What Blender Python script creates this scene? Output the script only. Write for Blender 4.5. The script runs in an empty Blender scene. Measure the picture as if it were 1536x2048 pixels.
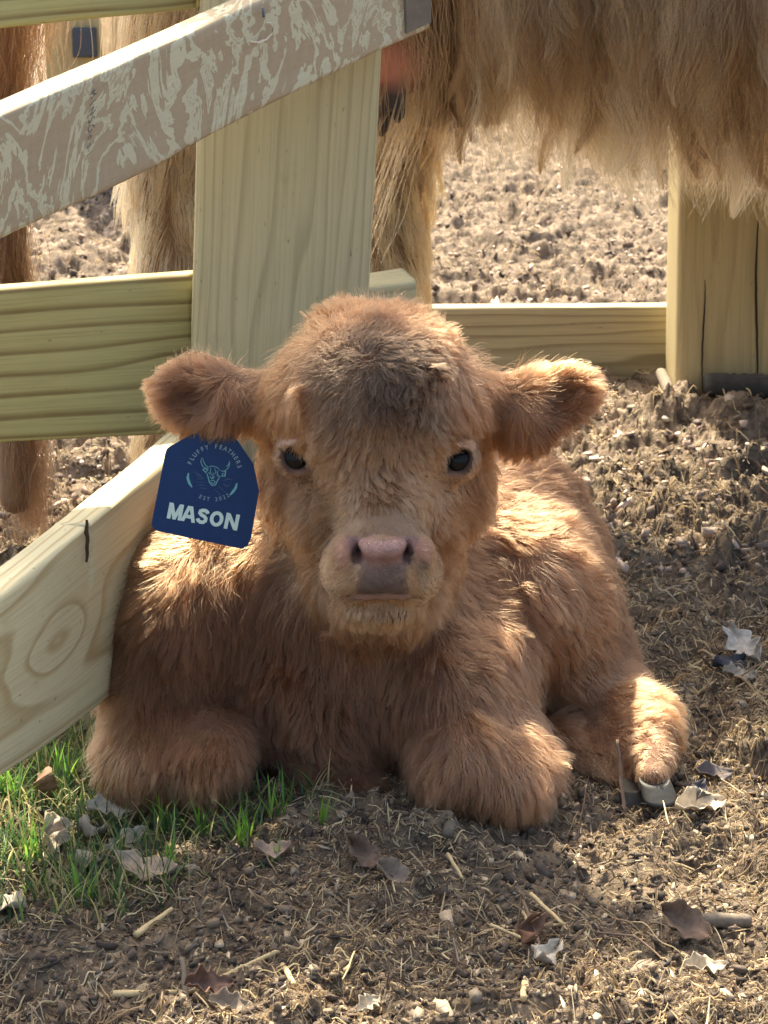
import bpy, math, random
import numpy as np
from mathutils import Vector, Matrix
from mathutils.kdtree import KDTree

random.seed(7)
rng = np.random.default_rng(11)
sc = bpy.context.scene
COL = sc.collection

# ------------------------------------------------------------------ camera
CZ, PITCH, FPX = 0.94, math.radians(17.0), 2048 * 75 / 36
cam_d = bpy.data.cameras.new('camera')
cam = bpy.data.objects.new('camera', cam_d); COL.objects.link(cam)
cam.location = (0, 0, CZ)
cam.rotation_euler = (math.radians(90) - PITCH, 0, 0)
cam_d.sensor_fit = 'VERTICAL'; cam_d.sensor_height = 36; cam_d.sensor_width = 27; cam_d.lens = 75
cam_d.clip_start = 0.05; cam_d.clip_end = 2000
cam_d.dof.use_dof = True; cam_d.dof.focus_distance = 2.08; cam_d.dof.aperture_fstop = 24.0
sc.camera = cam

# ------------------------------------------------------------------ light
SUN_EL, SUN_AZ = 52.5, -15.0          # azimuth measured from +Y (away from the camera), negative = left
world = bpy.data.worlds.new('World'); sc.world = world; world.use_nodes = True
nt = world.node_tree; nt.nodes.clear()
sky = nt.nodes.new('ShaderNodeTexSky'); sky.sky_type = 'NISHITA'; sky.sun_disc = False
sky.sun_elevation = math.radians(SUN_EL); sky.sun_rotation = math.radians(SUN_AZ)
sky.air_density = 1.0; sky.dust_density = 6.0; sky.ozone_density = 1.0
bg = nt.nodes.new('ShaderNodeBackground'); bg.inputs['Strength'].default_value = 0.148
wo = nt.nodes.new('ShaderNodeOutputWorld')
nt.links.new(sky.outputs[0], bg.inputs[0]); nt.links.new(bg.outputs[0], wo.inputs[0])
sun_d = bpy.data.lights.new('sun', 'SUN'); sun_d.energy = 5.0; sun_d.angle = math.radians(0.6)
sun_d.color = (1.0, 0.93, 0.80)
sun = bpy.data.objects.new('sun', sun_d); COL.objects.link(sun)
el, az = math.radians(SUN_EL), math.radians(SUN_AZ)
SUNV = Vector((math.sin(az) * math.cos(el), math.cos(az) * math.cos(el), math.sin(el)))
sun.rotation_euler = SUNV.to_track_quat('Z', 'Y').to_euler()
sc.view_settings.view_transform = 'Standard'; sc.view_settings.look = 'None'
sc.view_settings.exposure = 1.80; sc.view_settings.gamma = 1.0
sc.view_settings.use_white_balance = True; sc.view_settings.white_balance_temperature = 7300; sc.view_settings.white_balance_tint = 4
sc.render.engine = 'CYCLES'
sc.cycles.max_bounces = 10; sc.cycles.transparent_max_bounces = 16
sc.cycles.use_denoising = True; sc.cycles.denoising_prefilter = 'ACCURATE'; sc.cycles.denoising_input_passes = 'RGB_ALBEDO_NORMAL'

# ------------------------------------------------------------------ helpers
cp, sp = math.cos(PITCH), math.sin(PITCH)
def W(u, v, Y):
    """point of the place at distance Y in front of the lens seen at photo pixel (u, v)"""
    a = (u - 768) / FPX; b = (1024 - v) / FPX
    dx, dy, dz = a, cp + b * sp, -sp + b * cp
    t = Y / dy
    return np.array([dx * t, Y, CZ + dz * t])
def G(u, v, z=0.0):
    a = (u - 768) / FPX; b = (1024 - v) / FPX
    dx, dy, dz = a, cp + b * sp, -sp + b * cp
    t = (z - CZ) / dz
    return np.array([dx * t, dy * t, z])
def depth(p): return p[1] * cp + (CZ - p[2]) * sp
def proj(p):
    p = np.asarray(p); z = p[..., 1] * cp + (CZ - p[..., 2]) * sp
    up = p[..., 1] * sp - (CZ - p[..., 2]) * cp
    return 768 + FPX * p[..., 0] / z, 1024 - FPX * up / z

def tag(o, label=None, cat=None, group=None, kind=None):
    if label: o['label'] = label
    if cat: o['category'] = cat
    if group: o['group'] = group
    if kind: o['kind'] = kind
    return o
def empty(name, loc=(0, 0, 0)):
    o = bpy.data.objects.new(name, None); COL.objects.link(o); o.location = loc; o.empty_display_size = 0.05
    return o
def mesh_obj(name, V, F, mat, parent=None, smooth=True, attrs=None):
    me = bpy.data.meshes.new(name)
    V = np.asarray(V, dtype=np.float64)
    if parent is not None:
        V = V - np.array(parent_loc(parent))
    if isinstance(F, np.ndarray):
        k = F.shape[1]
        me.vertices.add(len(V)); me.vertices.foreach_set('co', V.astype(np.float32).ravel())
        me.loops.add(F.size); me.loops.foreach_set('vertex_index', F.astype(np.int32).ravel())
        me.polygons.add(len(F)); me.polygons.foreach_set('loop_start', np.arange(0, F.size, k, dtype=np.int32))
        me.update(calc_edges=True)
    else:
        me.from_pydata([tuple(v) for v in V], [], F)
    if smooth: me.polygons.foreach_set('use_smooth', np.ones(len(me.polygons), dtype=bool))
    for nm, arr in (attrs or {}).items():
        arr = np.asarray(arr, dtype=np.float32)
        if arr.shape[1] == 4:
            at = me.attributes.new(nm, 'FLOAT_COLOR', 'POINT'); at.data.foreach_set('color', arr.ravel())
        else:
            at = me.attributes.new(nm, 'FLOAT_VECTOR', 'POINT'); at.data.foreach_set('vector', arr.ravel())
    me.update()
    if mat: me.materials.append(mat)
    o = bpy.data.objects.new(name, me); COL.objects.link(o)
    if parent is not None: o.parent = parent
    return o
def parent_loc(p):
    l = Vector((0, 0, 0))
    while p is not None: l = l + p.location; p = p.parent
    return l

# lattice noise -----------------------------------------------------
def _h(ix, iy, iz, s):
    n = (ix * 374761393 + iy * 668265263 + iz * 2147483647 + s * 144665) & 0xffffffff
    n = ((n ^ (n >> 13)) * 1274126177) & 0xffffffff
    n = (n ^ (n >> 16)) & 0xffff
    return n.astype(np.float32) / 32767.5 - 1.0
def noise(P, scale=1.0, seed=0):
    q = np.asarray(P, dtype=np.float64) * scale
    i = np.floor(q).astype(np.int64); f = (q - i).astype(np.float32); f = f * f * (3 - 2 * f)
    r = 0
    for a in (0, 1):
        wx = f[:, 0] if a else 1 - f[:, 0]
        for b in (0, 1):
            wy = f[:, 1] if b else 1 - f[:, 1]
            for c in (0, 1):
                wz = f[:, 2] if c else 1 - f[:, 2]
                r = r + wx * wy * wz * _h(i[:, 0] + a, i[:, 1] + b, i[:, 2] + c, seed)
    return r
def fbm(P, scale, octv=4, seed=0, gain=0.5):
    r = 0; a = 1.0
    for k in range(octv):
        r = r + a * noise(P, scale * 2 ** k, seed + 17 * k); a *= gain
    return r
def vnoise(P, scale, seed): return np.stack([noise(P, scale, seed + 101 * k) for k in range(3)], 1)
def unit(v): return v / np.maximum(np.linalg.norm(v, axis=-1, keepdims=True), 1e-9)

# node helpers -------------------------------------------------------
class NT:
    def __init__(s, name):
        s.m = bpy.data.materials.new(name); s.m.use_nodes = True; s.t = s.m.node_tree; s.t.nodes.clear()
        s.out = s.t.nodes.new('ShaderNodeOutputMaterial')
    def n(s, ty, **kw):
        nd = s.t.nodes.new(ty)
        for k, v in kw.items():
            if k in nd.inputs: s.set(nd.inputs[k], v)
            elif hasattr(nd, k): setattr(nd, k, v)
            else: raise KeyError(k)
        return nd
    def set(s, sock, v):
        if isinstance(v, bpy.types.NodeSocket): s.t.links.new(v, sock)
        else: sock.default_value = v
    def math(s, op, a, b=0.0, clamp=False):
        nd = s.t.nodes.new('ShaderNodeMath'); nd.operation = op; nd.use_clamp = clamp
        s.set(nd.inputs[0], a); s.set(nd.inputs[1], b); return nd.outputs[0]
    def vm(s, op, a, b):
        nd = s.t.nodes.new('ShaderNodeVectorMath'); nd.operation = op
        s.set(nd.inputs[0], a); s.set(nd.inputs[1], b); return nd.outputs[0]
    def mix(s, f, a, b, blend='MIX'):
        nd = s.t.nodes.new('ShaderNodeMix'); nd.data_type = 'RGBA'; nd.blend_type = blend
        s.set(nd.inputs[0], f); s.set(nd.inputs[6], a); s.set(nd.inputs[7], b); return nd.outputs[2]
    def ramp(s, f, stops):
        nd = s.t.nodes.new('ShaderNodeValToRGB'); e = nd.color_ramp.elements
        while len(e) < len(stops): e.new(0.5)
        for i, (p, c) in enumerate(stops):
            e[i].position = p; e[i].color = (*c, 1) if len(c) == 3 else c
        s.set(nd.inputs[0], f); return nd.outputs[0]
    def noise(s, vec, scale, detail=4, rough=0.55, dist=0.0):
        nd = s.t.nodes.new('ShaderNodeTexNoise'); s.set(nd.inputs['Vector'], vec)
        nd.inputs['Scale'].default_value = scale; nd.inputs['Detail'].default_value = detail
        nd.inputs['Roughness'].default_value = rough; nd.inputs['Distortion'].default_value = dist
        return nd.outputs[0]
    def bump(s, h, strength=0.3, dist=0.002):
        nd = s.t.nodes.new('ShaderNodeBump'); nd.inputs['Strength'].default_value = strength
        nd.inputs['Distance'].default_value = dist; s.set(nd.inputs['Height'], h); return nd.outputs[0]
    def finish(s, col, rough=0.6, normal=None, spec=0.3, **kw):
        b = s.t.nodes.new('ShaderNodeBsdfPrincipled'); s.set(b.inputs['Base Color'], col); s.set(b.inputs['Roughness'], rough)
        s.set(b.inputs['Specular IOR Level'], spec)
        if normal is not None: s.set(b.inputs['Normal'], normal)
        for k, v in kw.items(): s.set(b.inputs[k], v)
        s.t.links.new(b.outputs[0], s.out.inputs[0]); return s.m
def attr(N, name, out='Vector'):
    a = N.t.nodes.new('ShaderNodeAttribute'); a.attribute_name = name; return a.outputs[out]
def c4(c): return (*c, 1)

def tube(pts, r0, r1, n=10, rough=0.0):
    pts = [np.array(p, float) for p in pts]; V = []; F = []
    for i, p in enumerate(pts):
        t_ = pts[min(i + 1, len(pts) - 1)] - pts[max(i - 1, 0)]; t_ /= np.linalg.norm(t_); a = np.cross(t_, [0.1, 0.2, 1]); a /= np.linalg.norm(a); b = np.cross(t_, a)
        r = r0 + (r1 - r0) * i / (len(pts) - 1)
        for k in range(n):
            q_ = 2 * math.pi * k / n; rr_ = r * (1 + rough * random.uniform(-1, 1)); V.append(p + a * math.cos(q_) * rr_ + b * math.sin(q_) * rr_)
    for i in range(len(pts) - 1):
        for k in range(n): F.append((i * n + k, i * n + (k + 1) % n, (i + 1) * n + (k + 1) % n, (i + 1) * n + k))
    F.append(tuple(reversed(range(n)))); F.append(tuple((len(pts) - 1) * n + k for k in range(n)))
    return V, F
# ------------------------------------------------------------------ materials
def wood_mat(name, light, dark, centre=(0.0, -0.35), freq=70.0, streak=0.5, knots=(), weather=0.0, greenish=0.0, wob=0.35, along=1.0):
    """sawn softwood; attribute 'wood' is (along, up, through) in metres"""
    N = NT(name); w = attr(N, 'wood')
    sep = N.n('ShaderNodeSeparateXYZ', Vector=w)
    X, Y, Z = sep.outputs
    sv = N.vm('MULTIPLY', w, (1.3 * along, 9, 9))
    n1 = N.noise(sv, 1.0, 2, 0.5)
    dY = N.math('SUBTRACT', Y, centre[0]); dZ = N.math('SUBTRACT', Z, centre[1])
    r = N.math('SQRT', N.math('ADD', N.math('MULTIPLY', dY, dY), N.math('MULTIPLY', dZ, dZ)))
    r = N.math('ADD', r, N.math('MULTIPLY', N.math('SUBTRACT', n1, 0.5), wob * 0.1))
    for (kx, ky, ks, kr) in knots:
        a = N.math('MULTIPLY', N.math('SUBTRACT', X, kx), 1.0 / (kr * 3.4)); b = N.math('MULTIPLY', N.math('SUBTRACT', Y, ky), 1.0 / kr)
        q = N.math('ADD', N.math('MULTIPLY', a, a), N.math('MULTIPLY', b, b))
        g = N.math('POWER', 2.718, N.math('MULTIPLY', q, -1.0))
        r = N.math('ADD', r, N.math('MULTIPLY', g, ks))
    ph = N.math('MULTIPLY', r, freq)
    fr = N.math('FRACT', ph)
    line = N.ramp(fr, [(0.0, (0, 0, 0)), (0.62, (0.10, 0.10, 0.10)), (0.87, (1, 1, 1)), (0.92, (0.9, 0.9, 0.9)), (1.0, (0, 0, 0))])
    fine = N.noise(N.vm('MULTIPLY', w, (6, 260, 260)), 1.0, 3, 0.6)
    mott = N.noise(N.vm('MULTIPLY', w, (3, 14, 14)), 1.0, 4, 0.6)
    k = N.math('MULTIPLY', line, N.math('MULTIPLY', N.math('ADD', mott, 0.35), streak), True)
    col = N.mix(k, c4(light), c4(dark))
    col = N.mix(N.math('MULTIPLY', N.math('SUBTRACT', fine, 0.45, True), 1.4, True), col, c4([d * 0.8 for d in dark]))
    gm = N.ramp(N.noise(w, 7.0, 3), [(0.35, (0, 0, 0)), (0.7, (1, 1, 1))])
    col = N.mix(N.math('MULTIPLY', gm, greenish), col, c4((0.30, 0.33, 0.17)))
    dirt = N.ramp(N.noise(N.vm('MULTIPLY', w, (10, 22, 22)), 1.0, 5, 0.7), [(0.60, (0, 0, 0)), (0.80, (1, 1, 1))])
    col = N.mix(N.math('MULTIPLY', dirt, 0.35), col, c4((0.16, 0.11, 0.07)))
    spk = N.ramp(N.noise(N.vm('MULTIPLY', w, (60, 160, 160)), 1.0, 2, 0.5), [(0.70, (0, 0, 0)), (0.76, (1, 1, 1))])
    col = N.mix(N.math('MULTIPLY', spk, 0.5), col, c4((0.07, 0.05, 0.04)))
    h = N.math('ADD', N.math('MULTIPLY', line, -0.4), fine)
    return N.finish(col, 0.72, N.bump(h, 0.35, 0.0012), 0.25)

def weathered_mat():
    """old rail: grey-tan stain with pale green-white bare bands"""
    N = NT('weathered_wood'); w = attr(N, 'wood')
    warp = N.n('ShaderNodeTexNoise'); warp.inputs['Scale'].default_value = 9; warp.inputs['Detail'].default_value = 5
    warp.inputs['Roughness'].default_value = 0.62
    N.set(warp.inputs['Vector'], w)
    wv = N.vm('ADD', w, N.vm('MULTIPLY', N.vm('SUBTRACT', warp.outputs['Color'], (0.5, 0.5, 0.5)), (0.10, 0.10, 0.10)))
    sep = N.n('ShaderNodeSeparateXYZ', Vector=wv)
    X, Y = sep.outputs[0], sep.outputs[1]
    q = N.math('ADD', N.math('MULTIPLY', X, 13.0), N.math('MULTIPLY', Y, -5.0))
    q = N.math('ADD', q, N.math('MULTIPLY', N.noise(N.vm('MULTIPLY', w, (13, 5.5, 6)), 1.0, 6, 0.56, 0.8), 18.0))
    s = N.n('ShaderNodeMath', operation='PINGPONG'); N.set(s.inputs[0], q); s.inputs[1].default_value = 1.0
    edge = N.math('ADD', s.outputs[0], N.math('MULTIPLY', N.math('SUBTRACT', N.noise(w, 120, 4, 0.7), 0.5), 0.30))
    gate = N.noise(N.vm('MULTIPLY', w, (9, 12, 12)), 1.0, 4, 0.6)
    edge = N.math('ADD', edge, N.math('MULTIPLY', N.math('SUBTRACT', gate, 0.5), 1.1))
    m = N.ramp(edge, [(0.57, (0, 0, 0)), (0.66, (1, 1, 1)), (0.985, (1, 1, 1)), (1.0, (0.3, 0.3, 0.3))])
    fine = N.noise(N.vm('MULTIPLY', w, (18, 220, 220)), 1.0, 4, 0.65)
    cross = N.noise(N.vm('MULTIPLY', w, (200, 30, 30)), 1.0, 2, 0.6)
    tan = N.mix(fine, c4((0.23, 0.178, 0.112)), c4((0.37, 0.30, 0.19)))
    tan = N.mix(N.math('MULTIPLY', cross, 0.45), tan, c4((0.47, 0.38, 0.30)))
    pale = N.mix(fine, c4((0.40, 0.39, 0.28)), c4((0.56, 0.54, 0.41)))
    col = N.mix(m, tan, pale)
    big = N.ramp(N.noise(w, 6, 3), [(0.3, (0, 0, 0)), (0.75, (1, 1, 1))])
    col = N.mix(N.math('MULTIPLY', big, 0.3), col, c4((0.36, 0.34, 0.30)))
    sz = N.n('ShaderNodeSeparateXYZ', Vector=w)
    crack = N.noise(N.vm('MULTIPLY', w, (5, 120, 120)), 1.0, 2, 0.5)
    ck = N.ramp(crack, [(0.735, (0, 0, 0)), (0.75, (1, 1, 1))])
    col = N.mix(N.math('MULTIPLY', ck, 0.8), col, c4((0.05, 0.03, 0.02)))
    h = N.math('ADD', N.math('MULTIPLY', fine, 0.7), N.math('ADD', N.math('MULTIPLY', m, 0.8), N.math('MULTIPLY', ck, -1.5)))
    return N.finish(col, 0.85, N.bump(h, 0.5, 0.0015), 0.15)

M_POST = wood_mat('post_wood', (0.46, 0.41, 0.26), (0.30, 0.26, 0.16), centre=(0.10, -0.03), freq=75, streak=0.8, greenish=0.22, wob=0.9)
M_RAILG = wood_mat('green_rail_wood', (0.36, 0.33, 0.16), (0.17, 0.12, 0.05), centre=(0.34, -0.10), freq=46, streak=1.3, knots=((0.60, 0.085, 0.014, 0.030),), greenish=0.30, wob=0.34)
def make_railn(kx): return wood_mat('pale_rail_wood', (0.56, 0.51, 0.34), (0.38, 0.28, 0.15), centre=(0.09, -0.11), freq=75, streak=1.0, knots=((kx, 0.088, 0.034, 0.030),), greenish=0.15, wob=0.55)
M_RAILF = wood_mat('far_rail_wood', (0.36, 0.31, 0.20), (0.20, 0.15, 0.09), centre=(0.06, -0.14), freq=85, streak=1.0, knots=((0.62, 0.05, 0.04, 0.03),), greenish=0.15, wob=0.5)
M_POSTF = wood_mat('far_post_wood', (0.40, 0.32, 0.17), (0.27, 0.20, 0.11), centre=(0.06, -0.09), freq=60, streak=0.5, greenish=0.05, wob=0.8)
M_OLD = weathered_mat()

def simple(name, col, rough=0.6, scale=40, var=0.3, spec=0.3, bumpd=0.001, **kw):
    N = NT(name); g = N.n('ShaderNodeNewGeometry')
    n = N.noise(g.outputs['Position'], scale, 4, 0.6)
    c = N.mix(n, c4([x * (1 - var) for x in col]), c4([min(1, x * (1 + var)) for x in col]))
    return N.finish(c, rough, N.bump(n, 0.4, bumpd), spec, **kw)

def hair_mat(name, rough=0.32, radial=0.35, coat=0.0):
    N = NT(name)
    h = N.n('ShaderNodeHairInfo'); a = attr(N, 'tint', 'Color')
    hs = N.n('ShaderNodeHueSaturation'); N.set(hs.inputs['Color'], a)
    N.set(hs.inputs['Value'], N.math('ADD', N.math('MULTIPLY', h.outputs['Random'], 0.5), 0.75))
    tip = N.mix(N.math('MULTIPLY', h.outputs['Intercept'], 0.45), hs.outputs[0], c4((0.95, 0.8, 0.62)), 'SOFT_LIGHT')
    b = N.n('ShaderNodeBsdfHairPrincipled'); b.parametrization = 'COLOR'
    N.set(b.inputs['Color'], tip)
    b.inputs['Roughness'].default_value = rough; b.inputs['Radial Roughness'].default_value = radial
    b.inputs['Coat'].default_value = coat
    N.t.links.new(b.outputs[0], N.out.inputs[0]); return N.m
M_FUR = hair_mat('calf_fur', 0.50, 0.65)
M_COWHAIR = hair_mat('cow_hair', 0.36, 0.45)

def skin_mat(name):
    N = NT(name); c = attr(N, 'skin', 'Color'); al = attr(N, 'skin', 'Alpha')
    g = N.n('ShaderNodeNewGeometry')
    v = N.n('ShaderNodeTexVoronoi', feature='DISTANCE_TO_EDGE'); v.inputs['Scale'].default_value = 520
    N.set(v.inputs['Vector'], g.outputs['Position'])
    n = N.noise(g.outputs['Position'], 90, 4, 0.6)
    col = N.mix(N.math('MULTIPLY', N.math('SUBTRACT', n, 0.35, True), 0.6), c, c4((0.30, 0.16, 0.13)), 'MULTIPLY')
    # alpha 1 = bare moist skin, 0 = under fur
    ro = N.math('SUBTRACT', 0.85, N.math('MULTIPLY', al, 0.47))
    hgt = N.math('MULTIPLY', N.math('MINIMUM', v.outputs[0], 0.12), N.math('MULTIPLY', al, 9.0))
    return N.finish(col, ro, N.bump(hgt, 0.9, 0.0016), 0.6, **{'Subsurface Weight': 0.12, 'Subsurface Radius': (0.02, 0.006, 0.004), 'Subsurface Scale': 0.3})
M_SKIN = skin_mat('calf_skin')

# ------------------------------------------------------------------ ground
def ground_h(x, y):
    x = np.asarray(x, dtype=np.float64).ravel(); y = np.asarray(y, dtype=np.float64).ravel()
    P = np.stack([x, y, np.zeros_like(x)], 1)
    wp = P + 0.05 * np.stack([noise(P, 9, 5), noise(P, 9, 6), np.zeros_like(x)], 1)
    h = 0.020 * fbm(wp, 3.1, 2, 1)
    rid = 1 - np.abs(fbm(wp, 9.0, 3, 40)); h += 0.017 * (rid - 0.6)
    fine = 1 - np.abs(fbm(wp, 36.0, 3, 70)); h += 0.0085 * (fine - 0.5) + 0.004 * fbm(wp, 90.0, 2, 71)
    # churned, hoof-marked soil in the pen beyond and to the right
    far = np.clip((y - 2.35 + 0.25 * np.clip(x, -1, 0)) / 0.5, 0, 1) 
    cl = fbm(wp, 7.0, 4, 90); h += far * 0.026 * np.where(cl > 0, cl, cl * 0.7) + far * 0.015 * fbm(wp, 26.0, 4, 95, 0.6)
    mid = np.exp(-((y - 2.0) / 0.3) ** 2) * np.clip((x - 0.25) / 0.2, 0, 1); h += mid * 0.022 * fbm(wp, 12.0, 3, 120)
    # long low swell toward the horizon, and the bank at the foot of the right hand rail
    h += np.clip(y - 8, 0, 400) * 0.002 * (1 + 0.5 * noise(P, 0.05, 9))
    h += 0.03 * np.exp(-((y - 3.62) / 0.13) ** 2) * np.clip((x - 0.2) / 0.1, 0, 1) * (1 + noise(P, 10, 8))
    return h
def make_ground():
    ny, nx = 1150, 820
    t = np.linspace(0, 1, ny)
    y = 1.15 * np.exp(t[: ny - 60] / t[ny - 61] * math.log(9.0 / 1.15))
    y = np.concatenate([[-40, -8, -1, 0.4, 0.9], y, 9.0 * np.exp(np.linspace(0.02, 1, 55) * math.log(1500 / 9.0))])
    s = np.linspace(-1, 1, nx); core = s * 0.36
    s2 = np.concatenate([[-30, -8, -3, -1.6, -1.0, -0.75, -0.6, -0.48, -0.41], core, [0.41, 0.48, 0.6, 0.75, 1.0, 1.6, 3, 8, 30]])
    Yg, Sg = np.meshgrid(y, s2, indexing='ij')
    Xg = Sg * np.maximum(np.abs(Yg), 1.3)
    H = ground_h(Xg, Yg).reshape(Xg.shape)
    near = np.clip((np.abs(Sg) < 0.37) * 1.0, 0.25, 1)
    H = H * near
    V = np.stack([Xg, Yg, H], -1).reshape(-1, 3)
    R, C = Xg.shape
    i = np.arange(R - 1)[:, None] * C + np.arange(C - 1)[None]
    F = np.stack([i, i + 1, i + C + 1, i + C], -1).reshape(-1, 4)
    N = NT('soil'); g = N.n('ShaderNodeNewGeometry'); p = g.outputs['Position']
    big = N.noise(p, 3.0, 5, 0.6); med = N.noise(p, 26, 5, 0.65); fin = N.noise(p, 150, 5, 0.7); fib = N.noise(N.vm('MULTIPLY', p, (60, 300, 200)), 1.0, 3, 0.6)
    col = N.ramp(med, [(0.34, (0.030, 0.022, 0.018)), (0.48, (0.09, 0.066, 0.048)), (0.62, (0.18, 0.13, 0.09)), (0.75, (0.31, 0.23, 0.155))])
    sepg = N.n('ShaderNodeSeparateXYZ', Vector=p)
    fary = N.math('MULTIPLY', N.math('SUBTRACT', sepg.outputs[1], 2.7), 0.9, True)
    colf = N.ramp(med, [(0.34, (0.035, 0.028, 0.025)), (0.50, (0.14, 0.105, 0.082)), (0.68, (0.29, 0.22, 0.175))])
    col = N.mix(fary, col, colf)
    col = N.mix(N.ramp(fin, [(0.5, (0, 0, 0)), (0.72, (0.6, 0.6, 0.6))]), col, c4((0.30, 0.23, 0.15)))
    col = N.mix(N.ramp(fin, [(0.28, (0.7, 0.7, 0.7)), (0.42, (0, 0, 0))]), col, c4((0.028, 0.022, 0.02)))
    col = N.mix(N.ramp(big, [(0.4, (0, 0, 0)), (0.7, (0.35, 0.35, 0.35))]), col, c4((0.23, 0.17, 0.12)))
    h = N.math('ADD', N.math('MULTIPLY', fin, 1.0), N.math('MULTIPLY', fib, 0.6))
    m = N.finish(col, 0.9, N.bump(h, 0.8, 0.005), 0.15)
    tag(mesh_obj('ground', V, F, m), 'churned brown soil of the pen with straw and bark trodden in', 'ground', kind='structure')
make_ground()

# ------------------------------------------------------------------ fence
def board(name, fl, fr, top, thick, mat, parent, nL=60, nH=10, off=0.0, label=None, bow=0.0, rag=0.0010, fn=None):
    """fl/fr: bottom-front corners left and right (world), top: (left top, right top); thick: vector to the back face"""
    A = np.array(fl, float); B = np.array(fr, float); Ta = np.array(top[0], float); Tb = np.array(top[1], float)
    T = np.array(thick, float); th = np.linalg.norm(T); nT = 4
    L = np.linalg.norm(B - A); Hh = np.linalg.norm(Ta - A)
    # ring of cross-section: rounded rectangle
    r = 0.006
    ring = []
    def side(p0, p1, n):
        for k in range(n): ring.append((p0[0] + (p1[0] - p0[0]) * k / n, p0[1] + (p1[1] - p0[1]) * k / n))
    side((r, 0), (Hh - r, 0), nH); 
    for a in (0, 30, 60): ring.append((Hh - r + r * math.sin(math.radians(a)), r - r * math.cos(math.radians(a))))
    side((Hh, r), (Hh, th - r), nT)
    for a in (0, 30, 60): ring.append((Hh - r + r * math.cos(math.radians(a)), th - r + r * math.sin(math.radians(a))))
    side((Hh - r, th), (r, th), nH)
    for a in (0, 30, 60): ring.append((r - r * math.sin(math.radians(a)), th - r + r * math.cos(math.radians(a))))
    side((0, th - r), (0, r), nT)
    for a in (0, 30, 60): ring.append((r - r * math.cos(math.radians(a)), r - r * math.sin(math.radians(a))))
    ring = np.array(ring); K = len(ring)
    V = []; Wd = []
    for i in range(nL + 1):
        t = i / nL; a = A + (B - A) * t; b = Ta + (Tb - Ta) * t; up = (b - a) / Hh
        for h, z in ring:
            V.append(a + up * h + T / th * z); Wd.append((off + L * t, h, z))
    V = np.array(V); Wd = np.array(Wd)
    nrm = unit(T[None])[0]
    jit = fbm(Wd + 3.7 * off + 11, 9, 3, 3)
    V = V + (jit * rag)[:, None] * nrm + (fbm(Wd + 5, 7, 2, 8) * rag)[:, None] * np.array([0, 0, 1.0]) + (bow * np.sin(np.pi * Wd[:, 0:1] / max(L, 1e-6))) * nrm
    if fn is not None: V = fn(V, Wd, T / th, L, Hh, th)
    F = []
    for i in range(nL):
        for k in range(K):
            k2 = (k + 1) % K
            F.append((i * K + k, (i + 1) * K + k, (i + 1) * K + k2, i * K + k2))
    F.append(tuple(range(K))); F.append(tuple(nL * K + k for k in reversed(range(K))))
    o = mesh_obj(name, V, F, mat, parent, attrs={'wood': Wd})
    for p in o.data.polygons[-2:]: p.use_smooth = False
    if label: o['label'] = label
    return o
UPV = np.array([0, 0, 1.0])
def post(name, P0, P1, wdir, width, dp, mat, parent, off=0.0, label=None, bev=0.012):
    """post from foot P0 to head P1 (front-left edge), wdir = unit vector across the front"""
    P0, P1 = np.array(P0, float), np.array(P1, float); wd = np.array(wdir, float)
    back = np.cross(UPV, wd)
    L = np.linalg.norm(P1 - P0); ring = []
    def arc(cx, cy, a0, a1):
        for k in range(5):
            a = math.radians(a0 + (a1 - a0) * k / 4); ring.append((cx + bev * math.cos(a), cy + bev * math.sin(a)))
    def side(a, b, n=8):
        for k in range(1, n): ring.append((a[0] + (b[0] - a[0]) * k / n, a[1] + (b[1] - a[1]) * k / n))
    arc(bev, bev, 180, 270); side((bev, 0), (width - bev, 0)); arc(width - bev, bev, 270, 360); side((width, bev), (width, dp - bev), 5)
    arc(width - bev, dp - bev, 0, 90); side((width - bev, dp), (bev, dp)); arc(bev, dp - bev, 90, 180); side((0, dp - bev), (0, bev), 5)
    K = len(ring); nL = 60; V = []; Wd = []
    for i in range(nL + 1):
        t = i / nL
        for a, b in ring:
            V.append(P0 + (P1 - P0) * t + wd * a + back * b); Wd.append((off + L * t, a, b))
    V = np.array(V); Wd = np.array(Wd)
    V += (fbm(Wd + off, 12, 3, 21) * 0.0013)[:, None] * (-back)
    F = [(i * K + k, i * K + (k + 1) % K, (i + 1) * K + (k + 1) % K, (i + 1) * K + k) for i in range(nL) for k in range(K)]
    F.append(tuple(reversed(range(K)))); F.append(tuple(nL * K + k for k in range(K)))
    o = mesh_obj(name, V, F, mat, parent, attrs={'wood': Wd})
    if label: o['label'] = label
    return o

fence = tag(empty('wooden_fence', (-0.13, 2.5, 0)), 'pale wooden corner fence of sawn posts and rails around the lying calf', 'fence')
# the big post behind the calf's head
a = W(380, 700, 2.45); b = W(391, 290, 2.45)
d = (b - a) / (b[2] - a[2])
foot = a - d * (a[2] + 0.12); head_ = a + d * (0.97 - a[2])
PW = W(736, 600, 2.45)[0] - W(381.5, 600, 2.45)[0]
post('post', foot, head_, (1, 0, 0), PW, 0.15, M_POST, fence, off=0.0)
# green rail running left from the post
def q(t): return np.array(t)
A_, B_ = W(-260, 900, 2.36), W(384, 869, 2.50)
TA, TB = W(-260, 597, 2.36), W(384, 549, 2.50)
board('rail', A_, B_, (TA, TB), (0, 0.038, 0), M_RAILG, fence, off=0.2, label='broad green-tinged rail left of the big post')
# stub end of the rail showing right of the post
A_, B_ = W(700, 690, 2.605), W(832, 660, 2.66)
TA, TB = W(700, 580, 2.605), W(832, 560, 2.66)
board('rail', A_, B_, (TA, TB), (-0.018, 0.085, 0), M_POST, fence, off=2.2, nL=14, label='sawn rail end sticking out right of the big post')
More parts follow.
